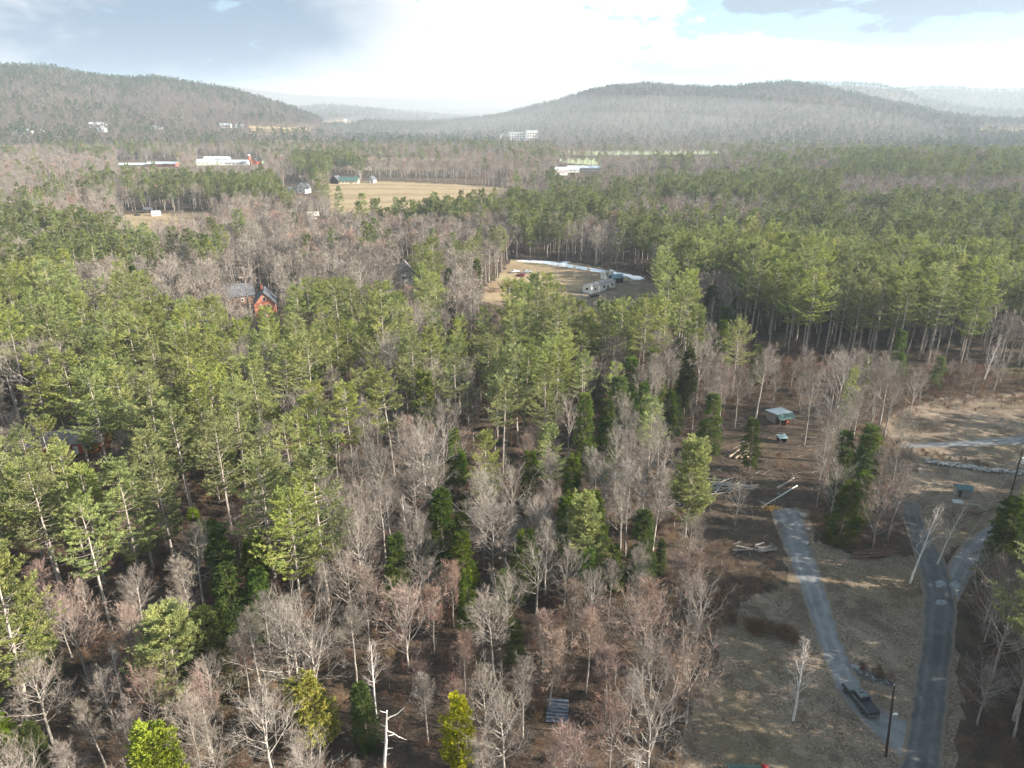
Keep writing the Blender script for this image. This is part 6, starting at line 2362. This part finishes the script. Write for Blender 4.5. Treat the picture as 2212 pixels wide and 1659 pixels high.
for (sx, sy, L_, Wd_, h_, rzz, wallm, roofm, lb) in [
    (210, 276, 26, 14, 7, 0.3, C_WHITE, C_METALROOF, 'large white house high on the left hillside'), (222, 285, 14, 10, 5, 0.0, C_WHITE, C_METALROOF, 'small white house just below the large one on the left hillside'),
    (52, 288, 30, 10, 4, 0.0, C_WHITE, C_METALROOF, 'long white-roofed building at the far left of the hillside'), (92, 287, 12, 10, 5, 0.0, C_WHITE, C_GREYROOF, 'small white house right of the long building at far left hillside'),
    (488, 276, 24, 12, 6, 0.0, C_WHITE, C_METALROOF, 'white house left of the pale hillside field'), (516, 277, 18, 10, 5, 0.0, C_WHITE, C_METALROOF, 'white-roofed house between the hillside field and its neighbour'), (332, 280, 12, 9, 5, 0.0, C_WHITE, C_METALROOF, 'lone tiny white house midway along the left hillside'),
    (745, 261, 14, 10, 7, 0.6, C_WHITE, C_SLATE, 'small house on top of the farther pale hillside field')]:
    x, y = on_hill(sx, sy)
    house('house', lb, 'house', x, y, rzz, L_, Wd_, h_, 3.5, wallm, roofm, [('f', u, 2, 1.6, 1.6) for u in range(-int(L_ / 2) + 3, int(L_ / 2) - 2, 5)], None, 0.5)
# white institution building on the hill foot
x, y = on_hill(1126, 303)
ib = empty('institution_building', (x, y, tz(x, y)), 0.05, 'large white flat-roofed building at the foot of the right hill in haze', 'building')
m = MB()
m.box((24, 0, 10), (26, 22, 22))
m.box((-8, 4, 8), (42, 16, 17))
m.box((-36, 6, 6.5), (24, 14, 13))
m.build('wall', C_WHITE, ib)
m = MB()
m.box((24, 0, 21.4), (27, 23, 0.8))
m.box((-8, 4, 16.9), (43, 17, 0.8))
m.box((-36, 6, 13.4), (25, 15, 0.8))
m.build('roof', C_METALROOF, ib)
for i in range(3):
    for j in range(4):
        m = MB()
        m.box((15 + j * 6.2, -11.05, 4 + i * 5.5), (3.4, 0.2, 2.4))
        m.build('window', C_GLASS, ib)
    for j in range(6):
        m = MB()
        m.box((-26 + j * 6.2, -4.05, 4 + i * 4.6), (3.6, 0.2, 2.2))
        m.build('window', C_GLASS, ib)
m = MB()
m.box((28, -14, 2), (20, 6, 4))
m.build('annex', C_BRICK, ib)

# ------------------------------------------------------------------ haze
hm = bpy.data.materials.new('valley_haze')
hm.use_nodes = True
t = NT(hm.node_tree)
pv = t.n('ShaderNodeVolumePrincipled')
pv.inputs['Color'].default_value = (0.74, 0.87, 1.0, 1)
pv.inputs['Density'].default_value = 0.00013
pv.inputs['Anisotropy'].default_value = 0.2
o = t.n('ShaderNodeOutputMaterial')
t.l(pv.outputs[0], o.inputs['Volume'])
def mist_bank(cx, cy_, cz, rx, ry, rz_, dens):
    mm = hm.copy()
    mm.name = 'valley_mist'
    mm.node_tree.nodes['Principled Volume'].inputs['Color'].default_value = (0.97, 0.98, 1.0, 1)
    mm.node_tree.nodes['Principled Volume'].inputs['Density'].default_value = dens
    me_ = MB()
    ns, nr_ = 24, 12
    pts_ = []
    for i in range(nr_ + 1):
        th = pi * i / nr_
        for j in range(ns):
            ph = 2 * pi * j / ns
            me_.v.append((sin(th) * cos(ph) * rx, sin(th) * sin(ph) * ry, cos(th) * rz_))
    for i in range(nr_):
        for j in range(ns):
            q = [i * ns + j, (i + 1) * ns + j, (i + 1) * ns + (j + 1) % ns, i * ns + (j + 1) % ns]
            me_.f.append(q)
            me_.m.append(0)
    ob_ = me_.build('mist', mm)
    ob_.location = (cx, cy_, cz)
    tag(ob_, kind='stuff')


for k_ in range(2):
    f_ = 0.7 + 0.4 * k_
    mist_bank(230 + 30 * k_, 1800 + 60 * k_, 5, 720 * f_, 560 * f_, 95 * f_, 0.00022)
mist_bank(-150, 4600, 90, 1800, 1900, 190, 0.00020)
m = MB()
m.box((0, 3000, 190), (26000, 26000, 400))
hz = m.build('haze', hm)
tag(hz, kind='stuff')
